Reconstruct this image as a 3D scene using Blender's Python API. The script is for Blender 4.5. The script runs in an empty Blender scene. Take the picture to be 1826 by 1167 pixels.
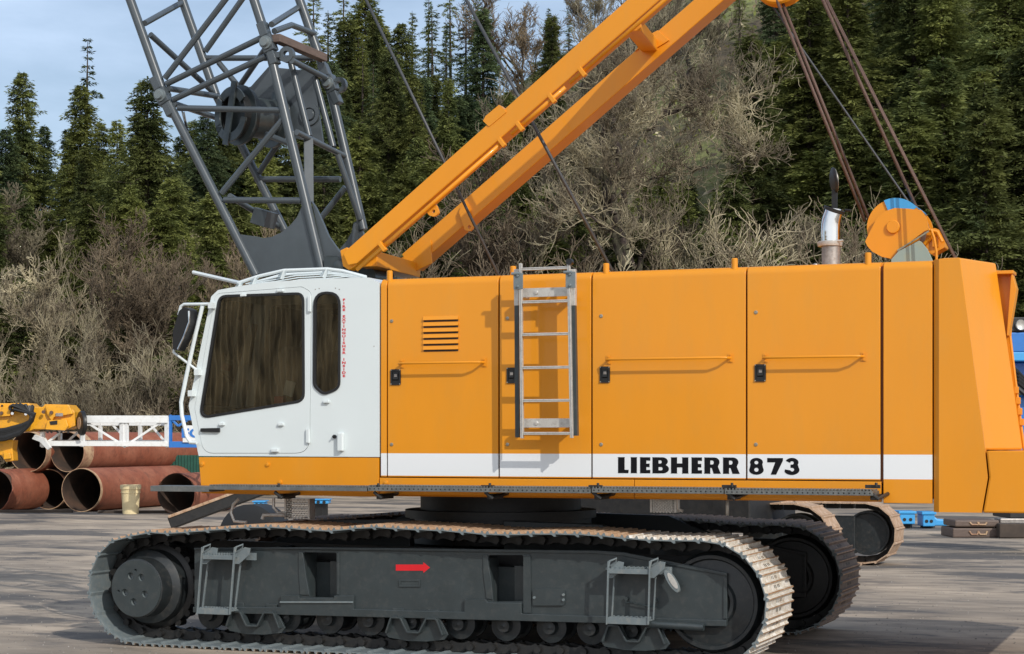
import bpy, bmesh, math, random
import numpy as np
from mathutils import Vector, Matrix, geometry, noise
S = bpy.context.scene
C = S.collection
PI = math.pi
R = math.radians
# ------------------------------------------------------------------ camera, world, sun, exposure
F = 3323.0; YAW = R(21.2); HZ = 787.0; CAM = Vector((5.92, -16.45, 2.05))
FWD = Vector((-math.sin(YAW), math.cos(YAW), 0)); RGT = Vector((math.cos(YAW), math.sin(YAW), 0))
cd = bpy.data.cameras.new('camera'); cam = bpy.data.objects.new('camera', cd); C.objects.link(cam)
cam.location = CAM; cam.rotation_euler = (PI/2, 0, YAW)
cd.sensor_width = 36; cd.lens = F/1826*36; cd.shift_y = (HZ-583.5)/1826
cd.clip_start = .1; cd.clip_end = 3000
S.camera = cam
SUN_EL = R(33); SUNV = Vector((.78, -.58, 0)).normalized()*math.cos(SUN_EL) + Vector((0, 0, math.sin(SUN_EL)))
w = bpy.data.worlds.new('World'); S.world = w; w.use_nodes = True
nt = w.node_tree; bg = nt.nodes['Background']
sky = nt.nodes.new('ShaderNodeTexSky'); sky.sky_type = 'NISHITA'; sky.sun_disc = False
sky.sun_elevation = SUN_EL; sky.sun_rotation = math.atan2(SUNV.x, SUNV.y); sky.air_density = 1.0; sky.dust_density = 1.6; sky.ozone_density = 1.5
tc = nt.nodes.new('ShaderNodeTexCoord'); mp = nt.nodes.new('ShaderNodeMapping'); mp.inputs['Scale'].default_value = (1.4, 1.4, 4.5)
nz = nt.nodes.new('ShaderNodeTexNoise'); nz.inputs['Scale'].default_value = 2.2; nz.inputs['Detail'].default_value = 7; nz.inputs['Roughness'].default_value = .55
rp = nt.nodes.new('ShaderNodeValToRGB'); rp.color_ramp.elements[0].position = .34; rp.color_ramp.elements[1].position = .78
mx = nt.nodes.new('ShaderNodeMix'); mx.data_type = 'RGBA'
nt.links.new(tc.outputs['Generated'], mp.inputs[0]); nt.links.new(mp.outputs[0], nz.inputs['Vector'])
nt.links.new(nz.outputs['Fac'], rp.inputs[0]); nt.links.new(rp.outputs[0], mx.inputs[0])
nt.links.new(sky.outputs[0], mx.inputs[6]); mx.inputs[7].default_value = (7.3, 9.0, 11.6, 1)
dt = nt.nodes.new('ShaderNodeVectorMath'); dt.operation = 'DOT_PRODUCT'; dt.inputs[1].default_value = (.25, -.93, .27); nt.links.new(tc.outputs['Generated'], dt.inputs[0])
mrg = nt.nodes.new('ShaderNodeMapRange'); mrg.inputs[1].default_value = .1; mrg.inputs[2].default_value = .9; mrg.inputs[4].default_value = .85; nt.links.new(dt.outputs['Value'], mrg.inputs[0])
mx2 = nt.nodes.new('ShaderNodeMix'); mx2.data_type = 'RGBA'; nt.links.new(mrg.outputs[0], mx2.inputs[0]); nt.links.new(mx.outputs[2], mx2.inputs[6]); mx2.inputs[7].default_value = (10.5, 11, 11.8, 1)   # unseen bright cloud bank on the sun's side, added as fill light
nt.links.new(mx2.outputs[2], bg.inputs[0]); bg.inputs[1].default_value = .115
sl = bpy.data.lights.new('sun', 'SUN'); sl.energy = 3.2; sl.angle = R(.53); sl.color = (1, .955, .88)
so = bpy.data.objects.new('sun', sl); C.objects.link(so); so.rotation_euler = SUNV.to_track_quat('Z', 'Y').to_euler(); so.location = (20, -20, 30)
S.render.engine = 'CYCLES'
S.view_settings.view_transform = 'Standard'; S.view_settings.look = 'None'; S.view_settings.gamma = 1
S.view_settings.exposure = -0.13
S.cycles.max_bounces = 8; S.cycles.transparent_max_bounces = 12

# ------------------------------------------------------------------ helpers
def P(px, py, Y):
    "point of the photograph's pixel on the vertical plane y = Y"
    k = (px-913)/F; d = FWD+RGT*k; t = (Y-CAM.y)/d.y
    return Vector((CAM.x+t*d.x, Y, CAM.z+(HZ-py)/F*t))
def W(px, D, z=0.0):
    k = (px-913)/F; v = CAM+(FWD+RGT*k)*D
    return Vector((v.x, v.y, z))
def WP(px, py, D):
    return W(px, D, CAM.z+(HZ-py)/F*D)
def xz(pts, Y): return [(P(a, b, Y).x, P(a, b, Y).z) for a, b in pts]
def PX(px, Y=0.0): return P(px, 700, Y).x
def PZ(px, py, Y=0.0): return P(px, py, Y).z
def rnd(pts, r, n=5):
    out = []; m = len(pts)
    rr = r if isinstance(r, (list, tuple)) else [r]*m
    for i in range(m):
        a, b, c = Vector(pts[i-1]), Vector(pts[i]), Vector(pts[(i+1) % m]); q = rr[i]
        if q <= 0: out.append(tuple(b)); continue
        u = (a-b).normalized(); v = (c-b).normalized()
        ang = u.angle(v); tl = min(q/math.tan(ang/2), (a-b).length*.48, (c-b).length*.48)
        p0 = b+u*tl; p1 = b+v*tl
        for k in range(n+1):
            t = k/n; out.append(tuple(p0*(1-t)**2+b*2*t*(1-t)+p1*t*t))
    return out
def circ(cx, cz, r, n=32, rz=None): return [(cx+r*math.cos(2*PI*i/n), cz+(rz or r)*math.sin(2*PI*i/n)) for i in range(n)]

class MB:
    def __init__(s): s.v = []; s.f = []; s.m = []; s.cur = 0; s.sm = []; s.smooth = False
    def add(s, vs, fs):
        o = len(s.v); s.v += [tuple(x) for x in vs]
        for f in fs: s.f.append([o+i for i in f]); s.m.append(s.cur); s.sm.append(s.smooth)
        return s
    def box(s, a, b, rot=None):
        (x0, y0, z0), (x1, y1, z1) = a, b
        vs = [Vector(p) for p in ((x0,y0,z0),(x1,y0,z0),(x1,y1,z0),(x0,y1,z0),(x0,y0,z1),(x1,y0,z1),(x1,y1,z1),(x0,y1,z1))]
        if rot is not None:
            c = sum(vs, Vector())/8; vs = [c+rot@(p-c) for p in vs]
        return s.add(vs, [(0,3,2,1),(4,5,6,7),(0,1,5,4),(1,2,6,5),(2,3,7,6),(3,0,4,7)])
    def prism(s, poly, Y0, Y1, holes=(), axis='y'):
        loops = [list(poly)]+[list(h) for h in holes]
        def area(l): return sum(l[i-1][0]*l[i][1]-l[i][0]*l[i-1][1] for i in range(len(l)))
        if area(loops[0]) < 0: loops[0].reverse()
        for h in loops[1:]:
            if area(h) > 0: h.reverse()
        flat = [p for l in loops for p in l]
        tris = geometry.tessellate_polygon([[Vector((p[0], p[1], 0)) for p in l] for l in loops])
        def mk(p, Y): return (p[0], Y, p[1]) if axis == 'y' else ((Y, p[0], p[1]) if axis == 'x' else (p[0], p[1], Y))
        n = len(flat); vs = [mk(p, Y0) for p in flat]+[mk(p, Y1) for p in flat]
        fs = []
        for t in tris:
            a, b, c = t
            A = (flat[b][0]-flat[a][0])*(flat[c][1]-flat[a][1])-(flat[c][0]-flat[a][0])*(flat[b][1]-flat[a][1])
            if abs(A) < 1e-12: continue
            if A < 0: b, c = c, b
            if axis == 'y': fs.append((a, b, c)); fs.append((n+a, n+c, n+b))
            else: fs.append((a, c, b)); fs.append((n+a, n+b, n+c))
        o = 0
        for l in loops:
            k = len(l)
            for i in range(k):
                j = (i+1) % k
                fs.append((o+i, n+o+i, n+o+j, o+j) if axis == 'y' else (o+i, o+j, n+o+j, n+o+i))
            o += k
        return s.add(vs, fs)
    def tube(s, pts, r, n=10, cap=True):
        pts = [Vector(p) for p in pts]; m = len(pts)
        rs = r if isinstance(r, (list, tuple)) else [r]*m
        t0 = (pts[1]-pts[0]).normalized()
        u = t0.orthogonal().normalized(); vs = []
        pt = t0
        for i, p in enumerate(pts):
            if i == 0: t = t0
            elif i == m-1: t = (pts[i]-pts[i-1]).normalized()
            else: t = ((pts[i]-pts[i-1]).normalized()+(pts[i+1]-pts[i]).normalized()).normalized()
            q = pt.rotation_difference(t); u = (q@u); u = (u-t*u.dot(t)).normalized(); pt = t
            v = t.cross(u)
            for k in range(n):
                a = 2*PI*k/n; vs.append(p+(u*math.cos(a)+v*math.sin(a))*rs[i])
        fs = []
        for i in range(m-1):
            for k in range(n):
                k2 = (k+1) % n; fs.append((i*n+k, i*n+k2, (i+1)*n+k2, (i+1)*n+k))
        sm = s.smooth; s.smooth = n > 5; s.add(vs, fs); s.smooth = sm
        if cap: s.add(vs[:n], [tuple(range(n-1, -1, -1))]); s.add(vs[-n:], [tuple(range(n))])
        return s
    def lathe(s, p0, axis, prof, n=32):
        "prof: list of (distance along axis, radius)"
        ax = Vector(axis).normalized(); u = ax.orthogonal().normalized(); v = ax.cross(u); p0 = Vector(p0); vs = []
        for d, r in prof:
            for k in range(n):
                a = 2*PI*k/n; vs.append(p0+ax*d+(u*math.cos(a)+v*math.sin(a))*max(r, 1e-4))
        fs = [(i*n+k, i*n+(k+1) % n, (i+1)*n+(k+1) % n, (i+1)*n+k) for i in range(len(prof)-1) for k in range(n)]
        sm = s.smooth; s.smooth = True; s.add(vs, fs); s.smooth = sm
        return s
    def bar(s, a, b, wd, ht, up=(0, 0, 1)):
        "square bar from a to b"
        a = Vector(a); b = Vector(b); t = (b-a).normalized(); x = t.cross(Vector(up))
        if x.length < .05: x = t.cross(Vector((1, 0, 0)))
        x.normalize(); y = x.cross(t)
        vs = [p+x*sx*wd/2+y*sy*ht/2 for p in (a, b) for sx, sy in ((-1,-1),(1,-1),(1,1),(-1,1))]
        return s.add(vs, [(3,2,1,0),(4,5,6,7),(0,1,5,4),(1,2,6,5),(2,3,7,6),(3,0,4,7)])
    def build(s, name, mat, parent=None, bevel=0, sharp=35, recalc=True, **tags):
        me = bpy.data.meshes.new(name); me.from_pydata(s.v, [], s.f)
        for m_ in (mat if isinstance(mat, (list, tuple)) else [mat]): me.materials.append(m_)
        me.polygons.foreach_set('material_index', s.m); me.polygons.foreach_set('use_smooth', s.sm)
        if recalc:
            bm = bmesh.new(); bm.from_mesh(me); bmesh.ops.remove_doubles(bm, verts=bm.verts, dist=1e-5)
            bmesh.ops.recalc_face_normals(bm, faces=bm.faces)
            for e in bm.edges:
                if len(e.link_faces) == 2 and e.calc_face_angle(0) > R(sharp): e.smooth = False
            bm.to_mesh(me); bm.free()
        me.update()
        return link(name, me, parent, bevel, **tags)
def link(name, me, parent=None, bevel=0, **tags):
    o = bpy.data.objects.new(name, me); C.objects.link(o)
    if parent is not None:
        o.parent = parent
        if parent.type == 'EMPTY': o.matrix_parent_inverse = Matrix.Translation(-parent.location)
    if bevel:
        b = o.modifiers.new('bevel', 'BEVEL'); b.width = bevel; b.segments = 2; b.limit_method = 'ANGLE'; b.angle_limit = R(50)
    for k, v in tags.items(): o[k] = v
    return o
def thing(name, loc, label, cat, group=None):
    o = bpy.data.objects.new(name, None); C.objects.link(o); o.location = loc; o.empty_display_size = .3
    o['label'] = label; o['category'] = cat
    if group: o['group'] = group
    return o
def tag(o, label, cat, group=None):
    o['label'] = label; o['category'] = cat
    if group: o['group'] = group
    return o

# ------------------------------------------------------------------ materials
def mat(name, col, rough=.5, metal=0, var=.12, scale=4, bump=0, bscale=60, col2=None, mixlo=.45, mixhi=.62, coat=0, spec=.5, stretch=(1,1,1), dirt=None, dirtamt=.5, dlo=.5, dhi=.68, dsc=2.7, objrand=0, tex='Object', fine=0, bdist=.01):
    m = bpy.data.materials.new(name); m.use_nodes = True; t = m.node_tree; b = t.nodes['Principled BSDF']
    L = t.links.new
    co = t.nodes.new('ShaderNodeTexCoord'); mpn = t.nodes.new('ShaderNodeMapping'); mpn.inputs['Scale'].default_value = stretch
    L(co.outputs[tex], mpn.inputs[0])
    n = t.nodes.new('ShaderNodeTexNoise'); n.inputs['Scale'].default_value = scale; n.inputs['Detail'].default_value = 8; n.inputs['Roughness'].default_value = .6
    L(mpn.outputs[0], n.inputs['Vector'])
    r = t.nodes.new('ShaderNodeValToRGB'); e = r.color_ramp.elements
    c1 = tuple(max(0, c*(1-var)) for c in col[:3]); c2 = tuple(min(1, c*(1+var)) for c in col[:3])
    if col2: c1, c2 = tuple(col), tuple(col2)
    e[0].position = mixlo if col2 else .3; e[1].position = mixhi if col2 else .7
    e[0].color = (*c1, 1); e[1].color = (*c2, 1); L(n.outputs['Fac'], r.inputs[0])
    out = r.outputs[0]
    if fine:
        n3 = t.nodes.new('ShaderNodeTexNoise'); n3.inputs['Scale'].default_value = scale*9; n3.inputs['Detail'].default_value = 4
        L(mpn.outputs[0], n3.inputs['Vector'])
        mr = t.nodes.new('ShaderNodeMapRange'); mr.inputs[1].default_value = .3; mr.inputs[2].default_value = .7; mr.inputs[3].default_value = 1-fine; mr.inputs[4].default_value = 1+fine
        L(n3.outputs['Fac'], mr.inputs[0])
        vm = t.nodes.new('ShaderNodeVectorMath'); vm.operation = 'SCALE'; L(out, vm.inputs[0]); L(mr.outputs[0], vm.inputs['Scale']); out = vm.outputs[0]
    if dirt:
        n2 = t.nodes.new('ShaderNodeTexNoise'); n2.inputs['Scale'].default_value = scale*dsc; n2.inputs['Detail'].default_value = 10; n2.inputs['Roughness'].default_value = .7
        L(mpn.outputs[0], n2.inputs['Vector'])
        r2 = t.nodes.new('ShaderNodeValToRGB'); r2.color_ramp.elements[0].position = dlo; r2.color_ramp.elements[1].position = dhi; r2.color_ramp.elements[1].color = (dirtamt,)*3+(1,)
        L(n2.outputs['Fac'], r2.inputs[0])
        mm = t.nodes.new('ShaderNodeMix'); mm.data_type = 'RGBA'; L(r2.outputs[0], mm.inputs[0]); L(out, mm.inputs[6]); mm.inputs[7].default_value = (*dirt, 1); out = mm.outputs[2]
    if objrand:
        oi = t.nodes.new('ShaderNodeObjectInfo'); mr = t.nodes.new('ShaderNodeMapRange'); mr.inputs[3].default_value = 1-objrand; mr.inputs[4].default_value = 1+objrand
        L(oi.outputs['Random'], mr.inputs[0])
        vm = t.nodes.new('ShaderNodeVectorMath'); vm.operation = 'SCALE'; L(out, vm.inputs[0]); L(mr.outputs[0], vm.inputs['Scale']); out = vm.outputs[0]
    L(out, b.inputs['Base Color'])
    b.inputs['Roughness'].default_value = rough; b.inputs['Metallic'].default_value = metal
    b.inputs['Coat Weight'].default_value = coat; b.inputs['Coat Roughness'].default_value = .08
    b.inputs['Specular IOR Level'].default_value = spec
    if rough > .08:
        mr = t.nodes.new('ShaderNodeMapRange'); mr.inputs[3].default_value = rough*.8; mr.inputs[4].default_value = min(1, rough*1.2)
        L(n.outputs['Fac'], mr.inputs[0]); L(mr.outputs[0], b.inputs['Roughness'])
    if bump:
        bn = t.nodes.new('ShaderNodeTexNoise'); bn.inputs['Scale'].default_value = bscale; bn.inputs['Detail'].default_value = 5
        L(mpn.outputs[0], bn.inputs['Vector'])
        bp = t.nodes.new('ShaderNodeBump'); bp.inputs['Strength'].default_value = bump; bp.inputs['Distance'].default_value = bdist
        L(bn.outputs['Fac'], bp.inputs['Height']); L(bp.outputs[0], b.inputs['Normal'])
    return m
YEL = (.72, .270, .009)
M = {}
M['yellow'] = mat('yellow_paint', YEL, .42, var=.03, scale=2, spec=.35, coat=.2, bump=.05, bscale=3, bdist=.02, stretch=(1, 1, .3), dirt=(.50, .27, .06), dirtamt=.22, dsc=1.6, dlo=.48, dhi=.75)
M['white'] = mat('white_paint', (.78, .80, .80), .35, var=.02, scale=2, coat=.3, bump=.05, bscale=3, bdist=.02)
M['gray'] = mat('gray_paint', (.034, .044, .047), .36, var=.12, scale=5, coat=.15, bump=.12, bscale=25, dirt=(.085, .085, .08), dirtamt=.35, bdist=.004)
M['graylight'] = mat('light_gray_paint', (.15, .18, .19), .45, var=.12, scale=8, dirt=(.3, .28, .24), dirtamt=.4)
M['boom'] = mat('boom_gray_paint', (.058, .070, .078), .30, var=.1, scale=6, coat=.3, bump=.1, bscale=40, bdist=.003)
M['dark'] = mat('greasy_and_shaded_steel', (.014, .014, .014), .5, var=.3, scale=10, dirt=(.05, .04, .03), dirtamt=.4)  # greasy steel; its near-black also stands in for shade around the tracks
M['black'] = mat('black_rubber', (.012, .012, .012), .45, var=.1)
M['alu'] = mat('aluminium', (.56, .54, .50), .36, .35, var=.1, scale=12, dirt=(.3, .27, .23), dirtamt=.5)
M['chrome'] = mat('chrome', (.78, .77, .74), .07, 1, var=.04, scale=8, bump=.1, bscale=9)
M['steel'] = mat('dull_steel', (.38, .35, .32), .42, .7, var=.25, scale=14, dirt=(.2, .14, .1), dirtamt=.5)
M['rope'] = mat('steel_rope', (.07, .072, .075), .5, .3, var=.2, scale=40)
M['rustrope'] = mat('rusty_rope', (.13, .075, .055), .6, .2, var=.35, scale=60, bump=.5, bscale=150)
M['shoe'] = mat('track_shoe_face', (.60, .55, .47), .62, var=.1, scale=9, col2=(.76, .74, .70), dirt=(.33, .18, .085), dirtamt=.75, objrand=.12, bump=.2, bscale=60)
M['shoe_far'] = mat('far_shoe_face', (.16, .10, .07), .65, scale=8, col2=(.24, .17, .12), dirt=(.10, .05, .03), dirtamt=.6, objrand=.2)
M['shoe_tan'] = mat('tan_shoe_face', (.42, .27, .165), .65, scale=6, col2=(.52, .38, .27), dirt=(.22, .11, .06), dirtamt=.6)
M['rust'] = mat('rusty_pipe', (.25, .075, .038), .7, scale=1.3, col2=(.31, .11, .06), dirt=(.10, .04, .025), dirtamt=.55, bump=.2, bscale=20, fine=.12)
M['rim'] = mat('worn_pipe_rim', (.50, .34, .20), .7, scale=3, col2=(.36, .2, .12), dirt=(.18, .08, .05), dirtamt=.6)
M['rustdark'] = mat('dark_pipe_bore', (.045, .03, .022), .8, scale=2, col2=(.09, .05, .032))
M['blue'] = mat('blue_paint', (.02, .16, .50), .35, var=.08, coat=.3)
M['bluelight'] = mat('light_blue_paint', (.05, .33, .68), .4, var=.08, coat=.2)
M['wood'] = mat('brown_wood', (.125, .088, .07), .6, var=.2, scale=8, stretch=(1, 1, 6))
M['cream'] = mat('cream_plastic', (.75, .62, .36), .45, var=.06)
M['red'] = mat('red_paint', (.65, .012, .02), .4, var=.08)
M['ink'] = mat('black_lettering', (.004, .004, .006), .5, var=.05, spec=.2)
M['redink'] = mat('red_lettering', (.62, .05, .06), .5, var=.1)
M['seat'] = mat('seat_fabric', (.05, .05, .055), .9, var=.2)
M['beige'] = mat('beige_trim', (.35, .3, .22), .8, var=.1)
M['greenmetal'] = mat('green_corrugated_steel', (.02, .085, .06), .5, var=.15)
M['screwhead'] = mat('screw_metal', (.4, .36, .28), .4, .8)
M['verdigris'] = mat('gray_green_paint', (.26, .34, .31), .5, scale=2, col2=(.36, .36, .22), var=.2)
# side panels: yellow with one white band painted round at stripe height
def panel_mat():
    m = M['yellow'].copy(); m.name = 'yellow_paint_white_band'; t = m.node_tree; b = t.nodes['Principled BSDF']; L = t.links.new
    src = b.inputs['Base Color'].links[0].from_socket
    co = t.nodes.new('ShaderNodeTexCoord'); sx = t.nodes.new('ShaderNodeSeparateXYZ'); L(co.outputs['Object'], sx.inputs[0])
    a = t.nodes.new('ShaderNodeMath'); a.operation = 'GREATER_THAN'; a.inputs[1].default_value = ZS0; L(sx.outputs[2], a.inputs[0])
    c = t.nodes.new('ShaderNodeMath'); c.operation = 'LESS_THAN'; c.inputs[1].default_value = ZS1; L(sx.outputs[2], c.inputs[0])
    d = t.nodes.new('ShaderNodeMath'); d.operation = 'MULTIPLY'; L(a.outputs[0], d.inputs[0]); L(c.outputs[0], d.inputs[1])
    mm = t.nodes.new('ShaderNodeMix'); mm.data_type = 'RGBA'; L(d.outputs[0], mm.inputs[0]); L(src, mm.inputs[6]); mm.inputs[7].default_value = (.76, .775, .78, 1)
    L(mm.outputs[2], b.inputs['Base Color'])
    return m
ZS1 = (PZ(680, 808.7)+PZ(1660, 811.2))/2; ZS0 = (PZ(680, 849)+PZ(1660, 854.5))/2
M['panel'] = panel_mat()
def glass_mat():
    m = bpy.data.materials.new('tinted_cab_glass'); m.use_nodes = True; t = m.node_tree; L = t.links.new
    for n in list(t.nodes):
        if n.type == 'BSDF_PRINCIPLED': t.nodes.remove(n)
    out = t.nodes['Material Output']; g = t.nodes.new('ShaderNodeBsdfGlossy'); g.inputs['Roughness'].default_value = .015; g.inputs[0].default_value = (.95, .95, .92, 1)
    tr = t.nodes.new('ShaderNodeBsdfTransparent'); tr.inputs[0].default_value = (.70, .68, .58, 1)
    fr = t.nodes.new('ShaderNodeFresnel'); fr.inputs[0].default_value = 2.9
    co = t.nodes.new('ShaderNodeTexCoord'); wv = t.nodes.new('ShaderNodeTexNoise'); wv.inputs['Scale'].default_value = 2.2; wv.inputs['Detail'].default_value = 1
    L(co.outputs['Object'], wv.inputs['Vector']); bp = t.nodes.new('ShaderNodeBump'); bp.inputs['Strength'].default_value = .022; bp.inputs['Distance'].default_value = .02
    L(wv.outputs['Fac'], bp.inputs['Height']); L(bp.outputs[0], g.inputs['Normal'])
    ms = t.nodes.new('ShaderNodeMixShader'); L(fr.outputs[0], ms.inputs[0]); L(tr.outputs[0], ms.inputs[1]); L(g.outputs[0], ms.inputs[2]); L(ms.outputs[0], out.inputs[0])
    return m
M['glass'] = glass_mat()
# ------------------------------------------------------------------ THE SETTING: yard, hill
def asphalt():
    m = mat('worn_asphalt', (.20, .165, .13), .85, scale=.30, col2=(.42, .335, .25), mixlo=.36, mixhi=.60, dirt=(.088, .080, .074), dirtamt=.92, dlo=.49, dhi=.57, dsc=1.5, stretch=(.5, 1.0, 1), bump=.6, bscale=45, fine=.26, bdist=.01)
    return m
mb = MB(); mb.add([(-900, -700, 0), (900, -700, 0), (900, 1300, 0), (-900, 1300, 0)], [(0, 1, 2, 3)])
yard = mb.build('ground', asphalt(), recalc=False); yard['kind'] = 'structure'
def interp(x, xs, ys): return float(np.interp(x, xs, ys))
def hz(px, D):
    e = interp(px, [-900, 0, 250, 500, 800, 1000, 1250, 1500, 1900, 3000], [22, 20, 20, 24, 27, 33, 42, 46, 47, 44])
    u = max(0, (D-70)/80)
    z = e*(u if u < 1 else 1+(u-1)*.12)*min(1, .5+u*1.2)
    return z-.05
mb = MB(); nx, ny = 150, 60
pxs = np.linspace(-1500, 3500, nx); Ds = np.concatenate([[66, 70], np.linspace(71, 150, 44), np.linspace(155, 420, ny-46)])
vs = []
for D in Ds:
    for p in pxs:
        v = W(p, D, 0); z = hz(p, D)
        if D > 71: z += 1.0*noise.noise(Vector((v.x*.09, v.y*.09, 0)))*min(1, (D-71)/8)+.25*noise.noise(Vector((v.x*.5, v.y*.5, 3)))
        if D <= 70: z = -.4
        vs.append((v.x, v.y, z))
mb.smooth = True
mb.add(vs, [(j*nx+i, j*nx+i+1, (j+1)*nx+i+1, (j+1)*nx+i) for j in range(len(Ds)-1) for i in range(nx-1)])
M['hill'] = mat('hillside_ground', (.07, .055, .03), .95, scale=.16, col2=(.17, .185, .06), mixlo=.42, mixhi=.6, dirt=(.15, .11, .075), dirtamt=.7, bump=.8, bscale=3, fine=.4, bdist=.25)
hill = mb.build('hillside', M['hill'], recalc=False); hill['kind'] = 'structure'

# ------------------------------------------------------------------ vegetation
def npmesh(name, V, Fq, mats, mi=None, smooth=False):
    me = bpy.data.meshes.new(name); V = np.asarray(V, dtype=np.float32); Fq = np.asarray(Fq, dtype=np.int32)
    k = Fq.shape[1]; me.vertices.add(len(V)); me.vertices.foreach_set('co', V.ravel())
    me.loops.add(Fq.size); me.loops.foreach_set('vertex_index', Fq.ravel())
    me.polygons.add(len(Fq)); me.polygons.foreach_set('loop_start', np.arange(0, Fq.size, k, dtype=np.int32))
    try: me.polygons.foreach_set('loop_total', np.full(len(Fq), k, dtype=np.int32))
    except Exception: pass
    for m_ in mats: me.materials.append(m_)
    if mi is not None: me.polygons.foreach_set('material_index', np.asarray(mi, dtype=np.int32))
    if smooth: me.polygons.foreach_set('use_smooth', np.ones(len(Fq), dtype=bool))
    me.update(calc_edges=True); me.validate()
    return me
def leafmat(name, a, b, c=None):
    m = mat(name, a, .75, scale=.45, col2=b, mixlo=.36, mixhi=.62, objrand=.3, spec=.2, fine=.35)
    t = m.node_tree; b = t.nodes['Principled BSDF']; tl = t.nodes.new('ShaderNodeBsdfTranslucent'); ms = t.nodes.new('ShaderNodeMixShader'); ms.inputs[0].default_value = .35
    t.links.new(b.inputs['Base Color'].links[0].from_socket, tl.inputs[0]); t.links.new(b.outputs[0], ms.inputs[1]); t.links.new(tl.outputs[0], ms.inputs[2]); t.links.new(ms.outputs[0], t.nodes['Material Output'].inputs[0])
    return m
M['fir'] = leafmat('dark_fir_needles', (.06, .082, .030), (.225, .245, .075))
M['cedar'] = leafmat('yellow_green_needles', (.10, .12, .034), (.26, .275, .08))
M['bluefir'] = leafmat('blue_green_needles', (.05, .080, .040), (.16, .205, .09))
M['bark'] = mat('fir_bark', (.06, .045, .035), .9, scale=3, var=.4)
M['twig'] = mat('lichen_gray_twigs', (.15, .12, .08), .9, scale=.6, col2=(.45, .39, .25), objrand=.3)
M['twigbrown'] = mat('brown_twigs', (.13, .095, .06), .9, scale=.8, col2=(.33, .255, .165), objrand=.3)
M['limb'] = mat('mossy_dark_limb', (.05, .035, .028), .9, scale=2, col2=(.13, .125, .07))
def conifer(seed, H, Rd, dens=1.0, droop=.25, bare=.1, leaf=.30, ragged=.35, power=.85):
    rg = np.random.default_rng(seed); Q = []; T = []
    z = H*bare; lean = rg.normal(0, .01, 2)
    while z < H-.15:
        f = (z/H); rr = Rd*((1-f)**power)*(.25+.75*min(1, (f-bare*.6)/.14+.3))+.12
        nb = max(3, int(rg.integers(4, 8)*dens))
        clump0 = .8+.35*math.sin(z*1.1+seed)*ragged*2
        for b in range(nb):
            az = rg.uniform(0, 2*PI); clump = clump0*(.8+.75*noise.noise(Vector((math.cos(az)*1.2, math.sin(az)*1.2, z*.33+seed)))); ln = rr*rg.uniform(1-ragged, 1.08)*max(.4, clump)
            if rg.random() < .07: ln *= 1.25
            d = np.array([math.cos(az), math.sin(az), 0]); sd = np.array([-d[1], d[0], 0])
            up = rg.uniform(-.05, .28)*(1 if f < .8 else 2.2)
            base = np.array([lean[0]*z, lean[1]*z, z])
            m = max(4, int(ln/.075)); s = (np.arange(m)+rg.random(m))/m
            keep = s > (.12 if f > .6 else .28); s = s[keep]; m = len(s)
            if m == 0: continue
            for side in (-1, 1, 0):
                p = base+np.outer(s*ln, d)+np.outer(s*ln*up-droop*(s**2)*ln, [0, 0, 1])
                wdt = (.55*(1-s*.75)*ln*.42)[:, None]*side*rg.uniform(.2, 1, m)[:, None]
                p = p+sd*wdt+rg.normal(0, .05, (m, 3))
                L = leaf*rg.uniform(.6, 1.3, m)[:, None]
                ax = d*rg.uniform(.5, 1.3, m)[:, None]+sd*(side*.9+rg.normal(0, .35, m)[:, None])+np.array([0, 0, 1])*(rg.normal(-.2, .35, m)[:, None])
                ax /= np.linalg.norm(ax, axis=1)[:, None]+1e-6
                nrm = rg.normal(0, .55, (m, 3))+np.array([0, 0, 1.0]); wv = np.cross(ax, nrm); wv /= np.linalg.norm(wv, axis=1)[:, None]+1e-6
                wv *= L*rg.uniform(.10, .2)
                q = np.stack([p, p+ax*L*.5+wv, p+ax*L, p+ax*L*.5-wv], 1); Q.append(q)
            T.append((base, base+d*ln*.8+np.array([0, 0, ln*.8*up-droop*.64*ln])))
        z += rg.uniform(.16, .34)*(1 if H < 18 else 1.25)/max(.6, dens)
    Q = np.concatenate(Q).reshape(-1, 3); Fq = np.arange(len(Q)).reshape(-1, 4)
    crown = npmesh('crown', Q, Fq, [M['fir']])
    print('CON', seed, len(Fq)); mb = MB(); r0 = .012*H+.05
    mb.tube([(lean[0]*H*t, lean[1]*H*t, -1.0 if t == 0 else H*t) for t in (0, .3, .6, .85, .99)], [r0, r0*.8, r0*.5, r0*.22, .02], 7, cap=False)
    for a, b in T[::2]: mb.tube([a, b], [.03, .008], 3, cap=False)
    me = bpy.data.meshes.new('trunk'); me.from_pydata(mb.v, [], mb.f); me.materials.append(M['bark']); me.update()
    return crown, me
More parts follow.
